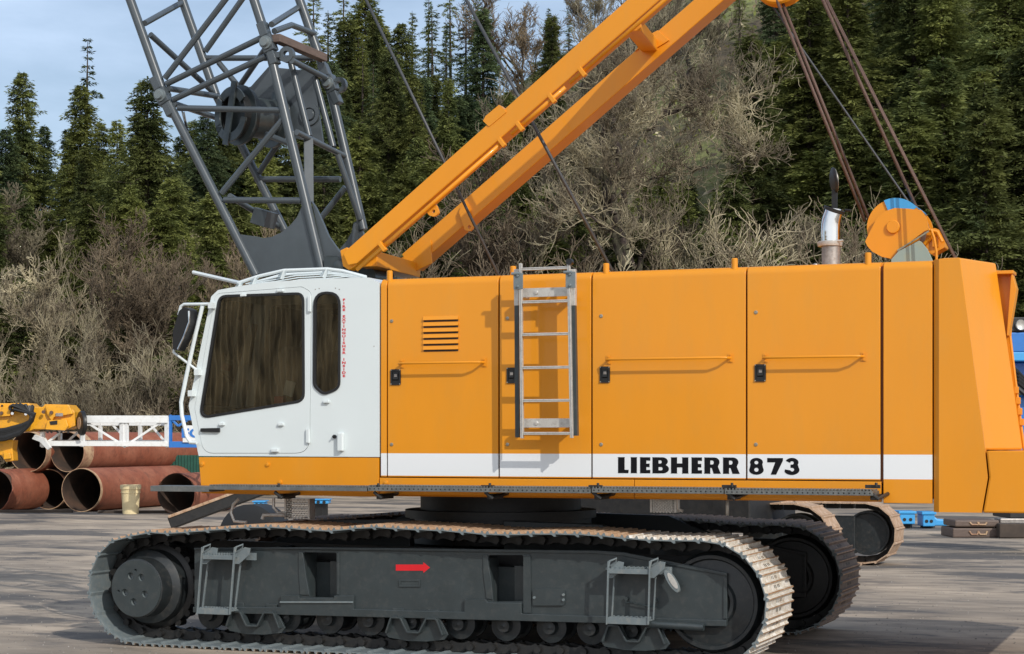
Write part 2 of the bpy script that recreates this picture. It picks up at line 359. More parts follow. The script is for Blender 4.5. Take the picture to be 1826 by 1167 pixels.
def bare_tree(seed, H, spread=.9, stems=1, levels=5, twigr=.012, kids=4, ang=.75, r0=None, start=.25, wild=.22, paths=()):
    rg = random.Random(seed); V = []; Fq = []; tv = []; tf = []
    def seg(a, b, ra, rb, big):
        n = 5 if big else 3; VV, FF = (tv, tf) if big else (V, Fq)
        t = (b-a); L = t.length
        if L < 1e-4: return
        t /= L; u = t.orthogonal().normalized(); v = t.cross(u); o = len(VV)
        for p, r in ((a, ra), (b, rb)):
            for k in range(n):
                c = 2*PI*k/n; VV.append(p+(u*math.cos(c)+v*math.sin(c))*r)
        for k in range(n): FF.append((o+k, o+(k+1) % n, o+n+(k+1) % n, o+n+k))
    def grow(p, d, L, r, lv):
        ns = 4 if lv < 3 else 3; pts = [p]; q = p; dd = d.copy()
        for i in range(ns):
            wd = wild*(.6 if lv < 2 else 1.15); dd = (dd+Vector((rg.gauss(0, wd), rg.gauss(0, wd), rg.gauss(0, wd)*.7+(.10 if lv < 3 else .07)))).normalized()
            nq = q+dd*L/ns;  ra = r*(1-.75*i/ns); rb = r*(1-.75*(i+1)/ns)
            seg(q, nq, max(ra, twigr), max(rb, twigr*.8), lv <= 1); q = nq; pts.append(q)
        if lv >= levels: return
        kn = kids+(1 if lv >= 2 else 0)
        for k in range(kn):
            t = start+(1-start)*(k+rg.random())/kn if lv == 0 else .15+.85*(k+rg.random())/kn
            i = min(ns-1, int(t*ns)); a = pts[i].lerp(pts[i+1], t*ns-i)
            ax = (pts[i+1]-pts[i]).normalized(); o = ax.orthogonal().normalized(); o.rotate(Matrix.Rotation(rg.uniform(0, 2*PI), 3, ax))
            nd = (ax*math.cos(ang)+o*math.sin(ang)*spread*rg.uniform(.5, 1.2)+Vector((0, 0, .32))).normalized()
            grow(a, nd, L*(rg.uniform(.42, .68) if lv else rg.uniform(.4, .65)), r*.55*(1-.5*t), lv+1)
    for pth in paths:
        pts = [Vector(p) for p in pth[0]]; ra, rb = pth[1]; m = 5*(len(pts)-1); fine_ = []
        for i in range(m+1):
            t = i/m*(len(pts)-1); k = min(len(pts)-2, int(t)); fine_.append(pts[k].lerp(pts[k+1], t-k)+Vector((rg.gauss(0, .07), rg.gauss(0, .07), rg.gauss(0, .07)))*(1 if 0 < i < m else 0))
        for i in range(m):
            seg(fine_[i], fine_[i+1], ra+(rb-ra)*i/m, ra+(rb-ra)*(i+1)/m, True)
            for _k in range(pth[2]):
                if i < m*pth[3]: continue
                o = Vector((rg.gauss(0, 1), rg.gauss(0, 1), rg.gauss(.3, .8))).normalized(); grow(fine_[i], o, rg.uniform(.7, 2.0), .04, 3)
    for s_ in range(stems):
        a = rg.uniform(0, 2*PI); tilt = .1 if stems == 1 else rg.uniform(.1, .42)
        d = Vector((math.cos(a)*tilt, math.sin(a)*tilt, 1)).normalized()
        grow(Vector((math.cos(a)*.15*stems*.3, math.sin(a)*.15*stems*.3, -.3)), d, H*(.62 if stems == 1 else rg.uniform(.45, .7)), (r0 or .018*H) / (1 if stems == 1 else 1.8), 0 if stems == 1 else 1)
    cm = npmesh('branches', [tuple(v) for v in V], Fq, [M['twig']])
    tm = None
    if tf: tm = npmesh('trunk', [tuple(v) for v in tv], tf, [M['limb']], smooth=True)
    return cm, tm
def variants(mesh, mts):
    out = []
    for m_ in mts:
        c = mesh.copy(); c.materials.clear(); c.materials.append(M[m_]); out.append(c)
    return out
CON = []
for i, (H, Rd, dn, dr, br, pw) in enumerate([(16, 4.6, 1.6, .3, .03, .62), (20, 5.0, 1.4, .35, .05, .62), (15, 3.8, 1.6, .2, .02, .66), (24, 4.2, .75, .3, .2, .65), (18, 6.0, 1.7, .35, .02, .55), (22, 3.6, .6, .28, .15, .8)]):
    cr, tr = conifer(11+i*7, H, Rd, dn, dr, br, power=pw, leaf=.30 if H < 20 else .36); CON.append((variants(cr, ['fir', 'cedar', 'bluefir']), tr, H))
BARE = []
for i, (H, st, lv, kd, sp, tw) in enumerate([(6, 7, 5, 4, .9, .009), (5, 8, 5, 4, 1.1, .008), (9, 1, 5, 5, .9, .011), (12, 1, 5, 5, .8, .012), (7, 5, 5, 4, .8, .009), (4, 9, 5, 4, 1.2, .008)]):
    cr, tr = bare_tree(100+i, H, sp, st, lv, tw, kd, wild=.27, ang=.62); H = max(v.co.z for v in cr.vertices); print('BARE', i, H, len(cr.polygons)); BARE.append((variants(cr, ['twig', 'twigbrown']), tr, H, cr))
rg = random.Random(5)
ROWS = {}
def place(kind, var, col, px, D, H, label, cat, group, sw=1.0, name=None, z=None):
    lib = CON if kind == 'c' else BARE
    e = lib[var]; s = H/e[2]; sw = sw*(1 if kind == 'c' else rg.uniform(.75, 1.15)); b = W(px, D, (hz(px, D) if D > 71 else 0)-.2 if z is None else z)
    o = bpy.data.objects.new(name or ('conifer_tree' if kind == 'c' else ('bare_tree' if e[1] and var in (2, 3) else 'bare_shrub')), None)
    C.objects.link(o); o.location = b; o.rotation_euler = (0, 0, rg.uniform(0, 6.28)); o.scale = (s*sw, s*sw, s); o['label'] = label; o['category'] = cat
    if group: o['group'] = group
    c = bpy.data.objects.new('crown' if kind == 'c' else 'branches', e[0][col]); C.objects.link(c); c.parent = o
    if e[1]: t = bpy.data.objects.new('trunk', e[1]); C.objects.link(t); t.parent = o
    if group: ROWS.setdefault(label, []).append((px, o))
    return o
def topH(px, py, D): return CAM.z+(HZ-py)/F*D-(hz(px, D) if D > 71 else 0)+.2
# individually recognisable conifers: px, top py, D, variant, colour, width, label
for px, py, D, v, c, sw, lb in [
  (40, 128, 112, 0, 0, .85, 'small pointed fir standing alone against the sky at far left'),
  (150, 68, 116, 5, 2, 1.1, 'tall thin see-through fir rising highest of the left skyline'),
  (140, 150, 108, 0, 1, .95, 'olive green cedar in front of the thin tall fir at left'),
  (262, 140, 98, 4, 0, 1.0, 'broad dark fir just left of the lattice boom'),
  (612, -60, 128, 3, 0, .9, 'tall fir seen right beside the right edge of the lattice boom'),
  (668, 15, 124, 1, 0, .8, 'dark fir between lattice boom and the left gray cable'),
  (762, -30, 128, 3, 2, .75, 'slim tall fir with open crown left of the second gray cable'),
  (805, -70, 132, 3, 0, .75, 'slim tall fir with open crown where the second gray cable starts'),
  (850, -5, 124, 5, 0, .9, 'narrow fir at right edge of the sky gap above the yellow arm'),
  (985, 25, 112, 1, 0, 1.0, 'dark bushy fir just above the middle of the yellow arm'),
  (1345, 60, 88, 1, 0, 1.1, 'fir in front of the grass patch left of the brown ropes'),
  (640, 215, 92, 2, 1, 1.0, 'yellow green young conifer right of the boom foot'),
  (745, 240, 90, 2, 0, .9, 'small dark conifer framed by left cable and yellow arm'),
  (470, 250, 96, 2, 1, 1.0, 'yellow green conifer seen through the boom lattice')]:
    place('c', v, c, px, D, topH(px, py, D), lb, 'conifer tree', None, sw)
R2 = random.Random(21)
def row(n, x0, x1, tops, D0, D1, vs_, cols, label, group, sw=(.8, 1.1)):
    for i in range(n):
        px = x0+(x1-x0)*(i+R2.random()*.8)/n; D = R2.uniform(D0, D1); py = interp(px, *tops)+R2.uniform(-35, 45)
        v = R2.choice(vs_); H = max(4, topH(px, py, D))
        place('c', v, R2.choice(cols), px, D, H, label, 'conifer tree', group, R2.uniform(*sw)*(1 if H > 10 else 1.2))
row(17, -200, 360, ([-200, 0, 100, 200, 330], [250, 250, 240, 235, 230]), 100, 118, [0, 1, 4], [0, 0, 1, 2], 'dark conifer of the left skyline', 'conifers along the left skyline')
row(16, -200, 420, ([-200, 420], [345, 345]), 88, 98, [0, 2, 4], [1, 1, 0], 'olive conifer on the left slope', 'conifers on the left slope')
row(18, 360, 740, ([360, 500, 560, 720], [230, 200, 90, 90]), 102, 122, [0, 1, 4, 3], [0, 0, 2, 1], 'dark conifer behind the lattice boom', 'conifers behind the lattice boom')
row(11, 380, 780, ([380, 780], [330, 300]), 84, 94, [2, 0, 4], [1, 0, 1], 'young conifer behind the boom foot', 'young conifers behind the boom foot')
row(17, 680, 1000, ([680, 760, 860, 900, 1000], [130, 120, 170, 170, 80]), 104, 118, [0, 1, 3], [0, 0, 2], 'dark conifer above the yellow arm', 'conifers above the yellow arm')
row(9, 960, 1330, ([960, 1330], [-10, -20]), 125, 155, [3, 5], [0, 1], 'thin conifer on the ridge between yellow arms', 'thin conifers on the ridge')
row(17, 760, 1330, ([760, 1000, 1250], [290, 330, 340]), 80, 92, [2, 4, 0], [0, 1], 'low conifer behind the bare oak branches', 'low conifers in mid slope')
row(13, 1310, 2050, ([1310, 1450, 2050], [-30, -150, -250]), 106, 120, [1, 4, 3], [0, 0, 2], 'tall dark conifer, back row of right hillside', 'back row conifers on the right hillside', (.9, 1.25))
row(16, 1380, 2100, ([1400, 1550, 2100], [40, -60, -100]), 90, 102, [0, 4, 1], [0, 1, 1, 0], 'dense green conifer, middle row of right hillside', 'middle row conifers on the right hillside', (.95, 1.3))
row(17, 1440, 2100, ([1440, 1650, 2100], [280, 130, 60]), 78, 87, [0, 4, 2], [1, 0, 0], 'bushy conifer, front row behind the counterweight', 'front row conifers on the right', (1.0, 1.4))
row(9, -100, 430, ([-100, 430], [540, 560]), 72, 78, [2, 4], [1, 0, 0], 'small green conifer among the left bare shrubs', 'small conifers among the left shrubs', (1.1, 1.5))
row(9, 740, 1480, ([740, 1480], [410, 400]), 73, 79, [2, 4], [0, 1], 'small green conifer low above the yellow housing', 'small conifers above the housing', (1.1, 1.5))
row(7, 560, 725, ([560, 725], [-30, 60]), 118, 130, [1, 0, 3], [0, 0, 1], 'tall fir reaching the frame top behind the boom', 'tall firs behind the boom', (1.0, 1.2))
row(5, 735, 875, ([735, 875], [-20, 40]), 118, 130, [3, 1, 3], [0, 2], 'tall fir between the two gray cables', 'tall firs between the cables', (.9, 1.1))
# bare trees and shrubs
def brow(n, x0, x1, tops, D0, D1, vs_, cols, label, group, cat='bare shrub'):
    for i in range(n):
        px = x0+(x1-x0)*(i+R2.random()*.9)/n; D = R2.uniform(D0, D1); py = interp(px, *tops)+R2.choice([R2.uniform(-70, 0), R2.uniform(0, 70), R2.uniform(60, 150)])
        place('b', R2.choice(vs_), R2.choice(cols), px, D, max(1.6, topH(px, py, D)), label, cat, group, R2.uniform(.9, 1.3))
brow(17, -150, 420, ([-150, 100, 420], [420, 430, 440]), 74, 80, [0, 4, 2], [0, 0, 1], 'tall gray bare shrub behind the pipes', 'tall bare shrubs at left')
brow(12, -150, 430, ([-150, 430], [580, 580]), 69, 73, [0, 1, 5], [1, 0], 'low tangled shrub behind the stacked pipes', 'low bare shrubs at left')
brow(7, 430, 720, ([400, 720], [430, 450]), 74, 80, [0, 1, 4], [0, 1], 'bare shrub above the white cab roof', 'bare shrubs above the cab')
brow(10, 760, 1420, ([760, 1000, 1300, 1420], [430, 330, 370, 350]), 75, 82, [0, 4, 2, 2], [0, 0, 1], 'tall pale bare tree above the yellow housing', 'pale bare trees above the engine housing', 'bare tree')
brow(19, 720, 1560, ([720, 1560], [400, 380]), 70, 75, [0, 1, 5, 4], [0, 1, 1], 'low tangled shrub above the yellow housing', 'low bare shrubs above the engine housing')
brow(9, 1040, 1380, ([930, 1350], [10, 60]), 113, 124, [2, 3], [0], 'lichen gray tree between yellow arm and ropes', 'lichen gray trees on the slope', 'bare tree')
brow(10, 940, 1400, ([860, 960, 1400], [60, 0, -30]), 118, 150, [3, 2], [1, 0], 'leafless ridge tree above the yellow arm', 'leafless trees on the ridge', 'bare tree')
brow(2, 60, 330, ([-50, 330], [330, 330]), 90, 96, [2], [0], 'leafless tree among the left conifers', 'leafless trees among the left conifers', 'bare tree')
brow(4, 1500, 1640, ([1500, 1640], [350, 400]), 72, 76, [0, 1], [0, 1], 'bare shrub between exhaust stack and yellow winch', 'bare shrubs by the winch')
ORD = ['leftmost', 'second', 'third', 'fourth', 'fifth', 'sixth', 'seventh', 'eighth', 'ninth', 'tenth', 'eleventh', 'twelfth', 'thirteenth', 'fourteenth', 'fifteenth', 'sixteenth', 'seventeenth', 'eighteenth', 'nineteenth', 'twentieth']
for lab, l in ROWS.items():
    l.sort(key=lambda a: a[0]); k = 0; kk = {'left': 0, 'right': 0}
    for px, o in l:
        if not -40 < px < 1866: sd = 'left' if px < 0 else 'right'; o['label'] = lab+', '+['first', 'second', 'third', 'fourth', 'fifth', 'sixth', 'seventh', 'eighth', 'ninth'][min(8, kk[sd])]+' beyond '+sd+' edge'; kk[sd] += 1; continue
        w_ = (ORD[k] if k < 20 else 'twenty-'+['first', 'second', 'third', 'fourth', 'fifth', 'sixth', 'seventh', 'eighth', 'ninth'][k-20]); k += 1
        o['label'] = lab+(', leftmost' if w_ == 'leftmost' else ', '+w_+' from left')
# the big old oak with dark limbs in the middle
def oak(px, D, H, label, seed, spread=1.1, wild=.3):
    cr, tr = bare_tree(seed, H, spread, 1, 5, .018, 5, .85, r0=.34, start=.2, wild=wild)
    o = thing('oak_tree', W(px, D, (hz(px, D) if D > 71 else 0)-.2), label, 'bare tree')
    for nme, me in (('branches', cr), ('trunk', tr)):
        q = bpy.data.objects.new(nme, me); C.objects.link(q); q.parent = o
def limb_oak(px, D, label, seed, paths):
    b = W(px, D, hz(px, D)-.3 if D > 71 else -.1)
    cr, tr = bare_tree(seed, 5, .9, 0, 5, .012, 4, .8, wild=.34, paths=[([WP(x, y, D+dd)-b for x, y, dd in l], r, k, f) for l, r, k, f in paths])
    cr.materials[0] = M['twig']; o = thing('oak_tree', b, label, 'bare tree')
    for nme, me in (('branches', cr), ('trunk', tr)):
        q = bpy.data.objects.new(nme, me); C.objects.link(q); q.parent = o
limb_oak(1115, 72, 'big gnarled bare oak with dark trunk behind the second gray cable', 7, [
  ([(1125, 560, 0), (1118, 470, 0), (1085, 390, 0), (1080, 280, .3), (1070, 190, .3), (1095, 110, .5)], (.30, .09), 3, .3),
  ([(1118, 470, 0), (1095, 360, -.3), (1105, 260, -.3), (1090, 170, 0), (1060, 90, 0)], (.2, .05), 3, .3),
  ([(1085, 330, 0), (1020, 290, .4), (960, 300, .5)], (.08, .03), 3, .1), ([(1100, 420, 0), (1040, 380, -.5), (980, 400, -.6)], (.07, .025), 3, .1),
  ([(1090, 250, 0), (1140, 200, 0), (1175, 130, 0)], (.08, .03), 3, .2)])
limb_oak(1140, 74, 'bare oak with long dark limbs leaning right above the yellow housing', 19, [
  ([(1130, 560, 0), (1140, 460, 0), (1165, 425, 0), (1205, 400, 0)], (.16, .06), 2, .4),
  ([(1130, 480, 0), (1110, 300, 0), (1150, 240, 0), (1185, 200, 0), (1215, 165, 0), (1235, 120, 0)], (.14, .05), 2, .55),
  ([(1185, 205, 0), (1240, 185, 0), (1300, 170, 0), (1370, 175, 0)], (.09, .03), 3, .15),
  ([(1215, 195, 0), (1270, 225, 0), (1330, 265, 0), (1350, 300, 0)], (.07, .025), 3, .2),
  ([(1112, 315, 0), (1150, 330, 0), (1195, 295, 0), (1260, 300, 0)], (.06, .02), 3, .2)])
oak(950, 92, 20, 'tall lichen covered oak against the sky gap above the yellow arm', 23, .6, .25)
oak(70, 73, 8.5, 'dark trunked bare oak above the yellow drill head', 31)
# loose stones on the yard: uncountable
def stones():
    g = np.random.default_rng(9); n = 9000; V = []; Fq = []
    for i in range(n):
        D = 13+g.random()**1.6*34; px = g.uniform(-300, 2200); c = W(px, D); r = g.uniform(.005, .016)
        a = g.uniform(0, 6.28); o = len(V)
        for k in range(4): V.append((c.x+r*math.cos(a+k*PI/2)*g.uniform(.7, 1.3), c.y+r*math.sin(a+k*PI/2)*g.uniform(.7, 1.3), -.002))
        V.append((c.x, c.y, r*.9)); 
        for k in range(4): Fq.append((o+k, o+(k+1) % 4, o+4))
    me = npmesh('gravel', V, Fq, [mat('stone', (.16, .14, .12), .9, scale=30, col2=(.42, .38, .33))])
    o = link('gravel', me); o['kind'] = 'stuff'; o['label'] = 'loose small stones scattered over the asphalt yard'; o['category'] = 'gravel'
stones()
# undergrowth: uncountable
def undergrowth():
    g = np.random.default_rng(4); n = 42000
    px = g.uniform(-700, 2600, n); D = 70+g.random(n)**1.5*70
    V = np.zeros((n, 4, 3), np.float32)
    for i in range(n):
        v = W(px[i], D[i], hz(px[i], D[i])+g.random()*.9)
        a = g.normal(0, 1, 3); a[2] = abs(a[2])*.9+.3; a /= np.linalg.norm(a); b = np.cross(a, g.normal(0, 1, 3)); b /= np.linalg.norm(b)+1e-6
        L = g.uniform(.25, .8); wd = g.uniform(.02, .12); p = np.array(v)
        V[i] = (p, p+a*L*.5+b*wd, p+a*L, p+a*L*.5-b*wd)
    mi = g.integers(0, 3, n)
    me = npmesh('undergrowth', V.reshape(-1, 3), np.arange(n*4).reshape(-1, 4), [M['twigbrown'], M['cedar'], M['twig']], mi)
    o = link('undergrowth', me); o['kind'] = 'stuff'; o['label'] = 'brown and green undergrowth covering the hillside'; o['category'] = 'undergrowth'
undergrowth()
# ------------------------------------------------------------------ THE CRANE
crane = thing('crawler_crane', (0, 1.7, 0), 'big yellow and white crawler crane with gray lattice boom and gray tracks, filling the photo', 'crawler crane')
YT = -.45          # outer plane of the near track shoes
GAUGE = 3.3
# --- side doors / panels
ZT = (PZ(760, 496, .06)+PZ(1500, 470.5, .06))/2      # top of the housing
ZB = ZS0-.012                                           # bottom of the doors
rad = .075
def yz_profile(zb, zt, y0=0.0, depth=.55, r=rad):
    p = [(y0, zb), (y0, zt-r)]
    for k in range(1, 7):
        a = PI/2*k/6; p.append((y0+r-r*math.cos(a), zt-r+r*math.sin(a)))
    return p+[(y0+depth, zt), (y0+depth, zt-.03), (y0+r+.02, zt-.03), (y0+.03, zt-r-.02), (y0+.03, zb)]
def panel(name, pa, pb, zb=ZB, zt=ZT, m='panel', y0=0.0, gap=.008, label=None, par=crane):
    a = PX(pa, y0)+gap; b = PX(pb, y0)-gap; mb = MB(); mb.smooth = True
    mb.prism(yz_profile(zb, zt, y0), a, b, axis='x')
    o = mb.build(name, M[m], par, bevel=.004, sharp=32)
    if label: o['label'] = label
    return o
# core behind the panels (its dark gaps show as seams)
mb = MB(); mb.box((PX(679), .045, ZB-.02), (PX(1663), 2.95, ZT-.04)); core = mb.build('engine_housing', mat('seam_brown', (.20, .06, .012), .6), crane, label='brown seams between yellow doors')
mb = MB(); mb.box((PX(681), .05, ZT-.038), (PX(1700), 3.2, ZT-.004)); mb.build('housing_roof', M['yellow'], crane)
mb = MB(); mb.box((PX(679), 2.96, ZB), (PX(1663), 3.3, ZT-.05)); mb.build('rear_side_wall', M['yellow'], crane)
p0 = panel('corner_post', 678.5, 689.5, gap=.003)
D1 = panel('side_door', 690, 889.5, label='yellow door with louvred vent and grab rail'); D2 = panel('side_door', 889.5, 1055, label='narrow yellow door behind the ladder')
D3 = panel('side_door', 1055, 1331, label='wide yellow door above the black lettering'); D4 = panel('side_door', 1331, 1571, label='yellow door ending the band beside the exhaust')
D5 = panel('side_panel', 1573.5, 1664, zb=PZ(1620, 898)); 
# louvre vent on door 1
vx0, vx1 = PX(755), PX(818)
for i in range(6):
    y = 564+i*10.6; z1 = PZ(786, y); z0 = PZ(786, y+6.5)
    mb = MB(); mb.prism([(-.001, z0), (-.022, z0-.001), (-.006, z1), (-.001, z1)], vx0, vx1, axis='x'); mb.build('louvre', M['yellow'], D1)
    mb = MB(); mb.box((vx0+.004, -.0035, PZ(786, y+10)), (vx1-.004, -.001, z0-.003)); mb.build('louvre_slot', M['rustdark'], D1)
# grab rails
for (door, xa, ya, xb, yb) in ((D1, 722, 648, 864, 646), (D3, 1091, 640.5, 1303, 638.5), (D4, 1371, 637, 1540, 636)):
    a = P(xa, ya, -.11); b = P(xb, yb, -.11); z = (a.z+b.z)/2; a.z = b.z = z
    a.x = PX(xa); b.x = PX(xb)-.02; mb = MB()
    mb.tube([(a.x-.03, 0, z), (a.x-.03, -.075, z), (a.x+.03, -.11, z), (b.x-.06, -.11, z), (b.x+.0, -.08, z), (b.x+.02, 0, z)], .0115, 10)
    for x in (a.x-.03, b.x+.02):
        mb.box((x-.022, -.008, z-.04), (x+.022, -.001, z+.04)); mb.lathe((x, -.008, z-.026), (0, -1, 0), [(0, .009), (.007, .008), (.007, 0)], 8); mb.lathe((x, -.008, z+.028), (0, -1, 0), [(0, .009), (.007, .008), (.007, 0)], 8)
    mb.build('grab_rail', M['yellow'], door)
# latches
for door, x0, y0, x1, y1 in ((D1, 697, 659, 715, 687), (D2, 904, 656, 921, 684), (D3, 1070, 654, 1088, 683), (D4, 1346, 650, 1366, 681)):
    X0, X1, Z1, Z0 = PX(x0), PX(x1), PZ(x0, y0), PZ(x0, y1); mb = MB(); w_, h_ = X1-X0, Z1-Z0
    mb.prism(rnd([(X0, Z0), (X1, Z0), (X1, Z1), (X0, Z1)], .012), -.012, -.001, holes=[[(X0+.018, Z0+.022), (X1-.018, Z0+.022), (X1-.018, Z1-.022), (X0+.018, Z1-.022)]])
    mb.box((X0+.016, -.004, Z0+.02), (X1-.016, -.0015, Z1-.02))
    mb.prism([(-.002, Z0+.04), (-.016, Z0+.055), (-.012, Z1-.03), (-.002, Z1-.028)], X0+.026, X1-.026, axis='x')
    o = mb.build('door_latch', M['black'], door, bevel=.002)
    mb = MB(); cx = (X0+X1)/2+.004; cz = (Z0+Z1)/2+.015; mb.box((cx-.014, -.019, cz-.013), (cx+.014, -.0125, cz+.013)); mb.build('latch_key_plate', M['steel'], door)
    mb = MB()
    for x in (X0+.007, X1-.007):
        for z in (Z0+.008, Z1-.008): mb.lathe((x, -.012, z), (0, -1, 0), [(0, .007), (.004, .006), (.005, 0)], 8)
    mb.build('latch_screws', M['screwhead'], door)
for door, px in ((D1, 698.5), (D2, 905), (D3, 1072), (D4, 1348)):
    for py0, py1 in ((573, 793),):
        for py in (py0-(px-698)*.024, py1):
            p = P(px, py, 0); mb = MB(); mb.lathe((p.x, -.001, p.z), (0, -1, 0), [(0, .018), (.004, .017), (.006, .010), (.003, .009), (.003, 0)], 12); mb.build('door_screw', M['screwhead'], door)
# sill strip below the doors
zs = PZ(1100, 890); ztp = ZB-.010
for a, b in ((676.5, 1131), (1131, 1572)):
    mb = MB(); mb.smooth = True; X0, X1 = PX(a)+.003, PX(b)-.004; mb.prism([(0, zs+.02), (0, ztp), (.05, ztp), (.05, zs), (.03, zs)], X0, X1, axis='x')
    mb.build('sill_panel', M['yellow'], crane, bevel=.003)
mb = MB(); mb.box((PX(360), .1, zs+.03), (PX(1664), 3.2, ZB-.03)); mb.build('main_frame', mat('frame_brown', (.07, .03, .012), .6), crane)
# lifting pins on the roof
for px, py0, py1, Y in ((695, 483, 503, .05), (915, 475, 497, .12), (1081, 470, 490, .05), (1310, 461, 480, .05), (1548, 451, 474, .05)):
    p = P(px, py1, Y); z = PZ(px, py0, Y); mb = MB(); mb.smooth = False
    mb.lathe((p.x, Y, ZT-.09), (0, 0, 1), [(0, .029), (z-ZT+.083, .029), (z-ZT+.09, .024), (z-ZT+.09, 0)], 16); mb.build('lifting_pin', M['yellow'], crane)
# --- counterweight (closest to the camera at right): main face, chamfer, lower block
def cw():
    Y0 = -.03; zt = ZT+.01
    zb = PZ(1700, 914, Y0)
    # sections by height: plan outline (x,y) at top and at bottom
    xl = PX(1667, 0)
    def sec(xa, xb, yb, xc): return [(xl, .35), (xl+.0, .06), (xl+.07, Y0), (xa, Y0), (xb, yb), (xc, 1.7), (xb-.55, 3.4-yb), (xa-.5, 3.43), (xl+.07, 3.43), (xl, 3.34)]
    pt = P(1711, 468, Y0).x; pb = P(1752, 805, Y0).x
    e = .62
    qt = P(1775, 482, Y0+e).x; qb = P(1823, 805, Y0+e).x
    s1 = [(x, y, zt) for x, y in sec(pt, qt, Y0+e, qt-.3)]
    zm = PZ(1750, 803, Y0); s0 = [(x, y, zm) for x, y in sec(pb, qb, Y0+e, qb-.3)]
    f = (zm-zb)/(zt-zm); s2 = [(x, y, zb) for (x, y) in sec(pb, qb, Y0+e, qb-.3)]
    mb = MB(); n = len(s1); mb.add(s0+s1, [(i, (i+1) % n, n+(i+1) % n, n+i) for i in range(n)]+[tuple(range(2*n-1, n-1, -1)), tuple(range(n))])
    a = mb.build('counterweight', M['yellow'], crane, bevel=.018, sharp=10)
    # lower left block below the main slab
    x1 = P(1758, 808, Y0).x; x2 = P(1763, 852, Y0).x; x3 = P(1752, 914, Y0).x
    zk = PZ(1762, 852, Y0)
    mb = MB(); mb.prism([(xl+.04, zb), (x3-.006, zb), (x2-.006, zk), (x1-.006, zm+.0), (pt-.0, zt-.006), (xl+.04, zt-.006)], Y0-.004, .5); mb.prism([(xl+.05, zb), (x3-.006, zb), (x2-.006, zk), (x1-.006, zm-.01), (xl+.05, zm-.01)], .5, 3.4); mb.build('counterweight_slab', M['yellow'], a, bevel=0)
    # curved inner edge of slab
    mb = MB(); mb.smooth = True; mb.prism([(xl-.010, .3), (xl-.010, .012), (xl+.012, -.012), (xl+.042, Y0-.003), (xl+.042, .3)], zb, zt-.01, axis='z'); mb.build('slab_edge', M['yellow'], a, bevel=0)
    zl = zm-.006; Yb = Y0-.02
    mb = MB(); mb.prism([(x3+.006, zb), (x3+1.6, zb), (x3+1.6, zl), (x1+.006, zl), (x2+.006, zk)], Yb, 3.42); mb.build('lower_counterweight', M['yellow'], crane, bevel=.015)
    # rear bracket / hood
    Y = .75
    mb = MB(); pts = xz([(1770, 482), (1808, 484), (1803, 600), (1826, 800), (1800, 800)], Y); mb.prism(pts, Y, Y+.05); 
    mb.build('rear_bracket', M['yellow'], crane, bevel=.006)
    mb = MB(); pts = xz([(1806, 484), (1815, 516), (1813, 530), (1801, 600), (1798, 600), (1803, 528)], Y); mb.prism(pts, Y-.12, Y+.05); mb.build('rear_bracket_flange', M['yellow'], crane, bevel=.004)
    mb = MB(); a0 = P(1776, 483, Y-.15); b0 = P(1807, 485, Y-.15); mb.box((a0.x, Y-.15, a0.z-.03), (b0.x, Y+.1, a0.z)); mb.build('rear_bracket_plate', M['yellow'], crane, bevel=.004)
    mb = MB(); mb.tube([P(1801, 600, Y-.05), P(1812, 690, Y-.08), P(1826, 800, Y-.1), P(1834, 850, Y-.1)], .012, 8); mb.build('rear_cable', M['yellow'], crane)
    for i in range(4):
        p = P(1812+i*3.2, 694+i*19, Y-.12); mb = MB(); mb.box((p.x-.02, p.y, p.z-.04), (p.x+.02, p.y+.04, p.z+.02)); mb.build('cable_clip', M['yellow'], crane, bevel=.004)
cw()
# --- lettering
def G(ch):
    arc = lambda cx, cy, rx, ry, a0, a1, n=14: [(cx+rx*math.cos(R(a0+(a1-a0)*i/n)), cy+ry*math.sin(R(a0+(a1-a0)*i/n))) for i in range(n+1)]
    if ch == 'L': return 92, [([(0,0),(92,0),(95,30),(88,28),(60,30),(60,134),(64,138),(0,138),(4,134),(4,4)], [])]
    if ch == 'I': return 60, [([(0,0),(60,0),(56,4),(56,134),(60,138),(0,138),(4,134),(4,4)], [])]
    if ch == 'E': return 92, [([(0,0),(92,0),(92,30),(58,28),(58,54),(86,52),(86,84),(58,82),(58,110),(92,108),(92,138),(0,138),(4,134),(4,4)], [])]
    if ch == 'H': return 157, [([(0,0),(60,0),(56,4),(56,52),(101,52),(101,4),(97,0),(157,0),(153,4),(153,134),(157,138),(97,138),(101,134),(101,86),(56,86),(56,134),(60,138),(0,138),(4,134),(4,4)], [])]
    if ch == 'B': return 146, [([(0,0)]+[(90,0)]+arc(92,38,54,38,-90,60)+arc(88,102,48,36,-30,90)+[(0,138),(4,134),(4,4)], [[(56,26)]+arc(78,40,14,14,-90,90)+[(56,54)], [(56,84)]+arc(72,98,12,14,-90,90)+[(56,112)]])]
    if ch == 'R': return 150, [([(0,0),(60,0),(56,4),(56,50),(70,48),(86,0),(150,0),(124,58)]+arc(88,98,50,40,-35,90)+[(0,138),(4,134),(4,4)], [[(56,78)]+arc(74,95,13,17,-90,90)+[(56,112)]])]
    if ch == '7': return 134, [([(30,0),(76,0),(134,118),(134,138),(0,138),(0,102),(68,102)], [])]
    if ch == '8': return 126, [(arc(63,38,63,40,-205,25)+arc(63,102,56,37,-25,205), [arc(63,40,19,17,0,350,16), arc(63,100,17,15,0,350,16)])]
    if ch == '3': return 130, [([(4,44)]+arc(62,40,66,42,200,385,18)+arc(64,102,56,38,-28,160,16)+[(48,98)]+arc(64,98,16,14,140,-80,10)+[(52,84),(52,58)]+arc(66,42,17,15,90,-160,10), [])]
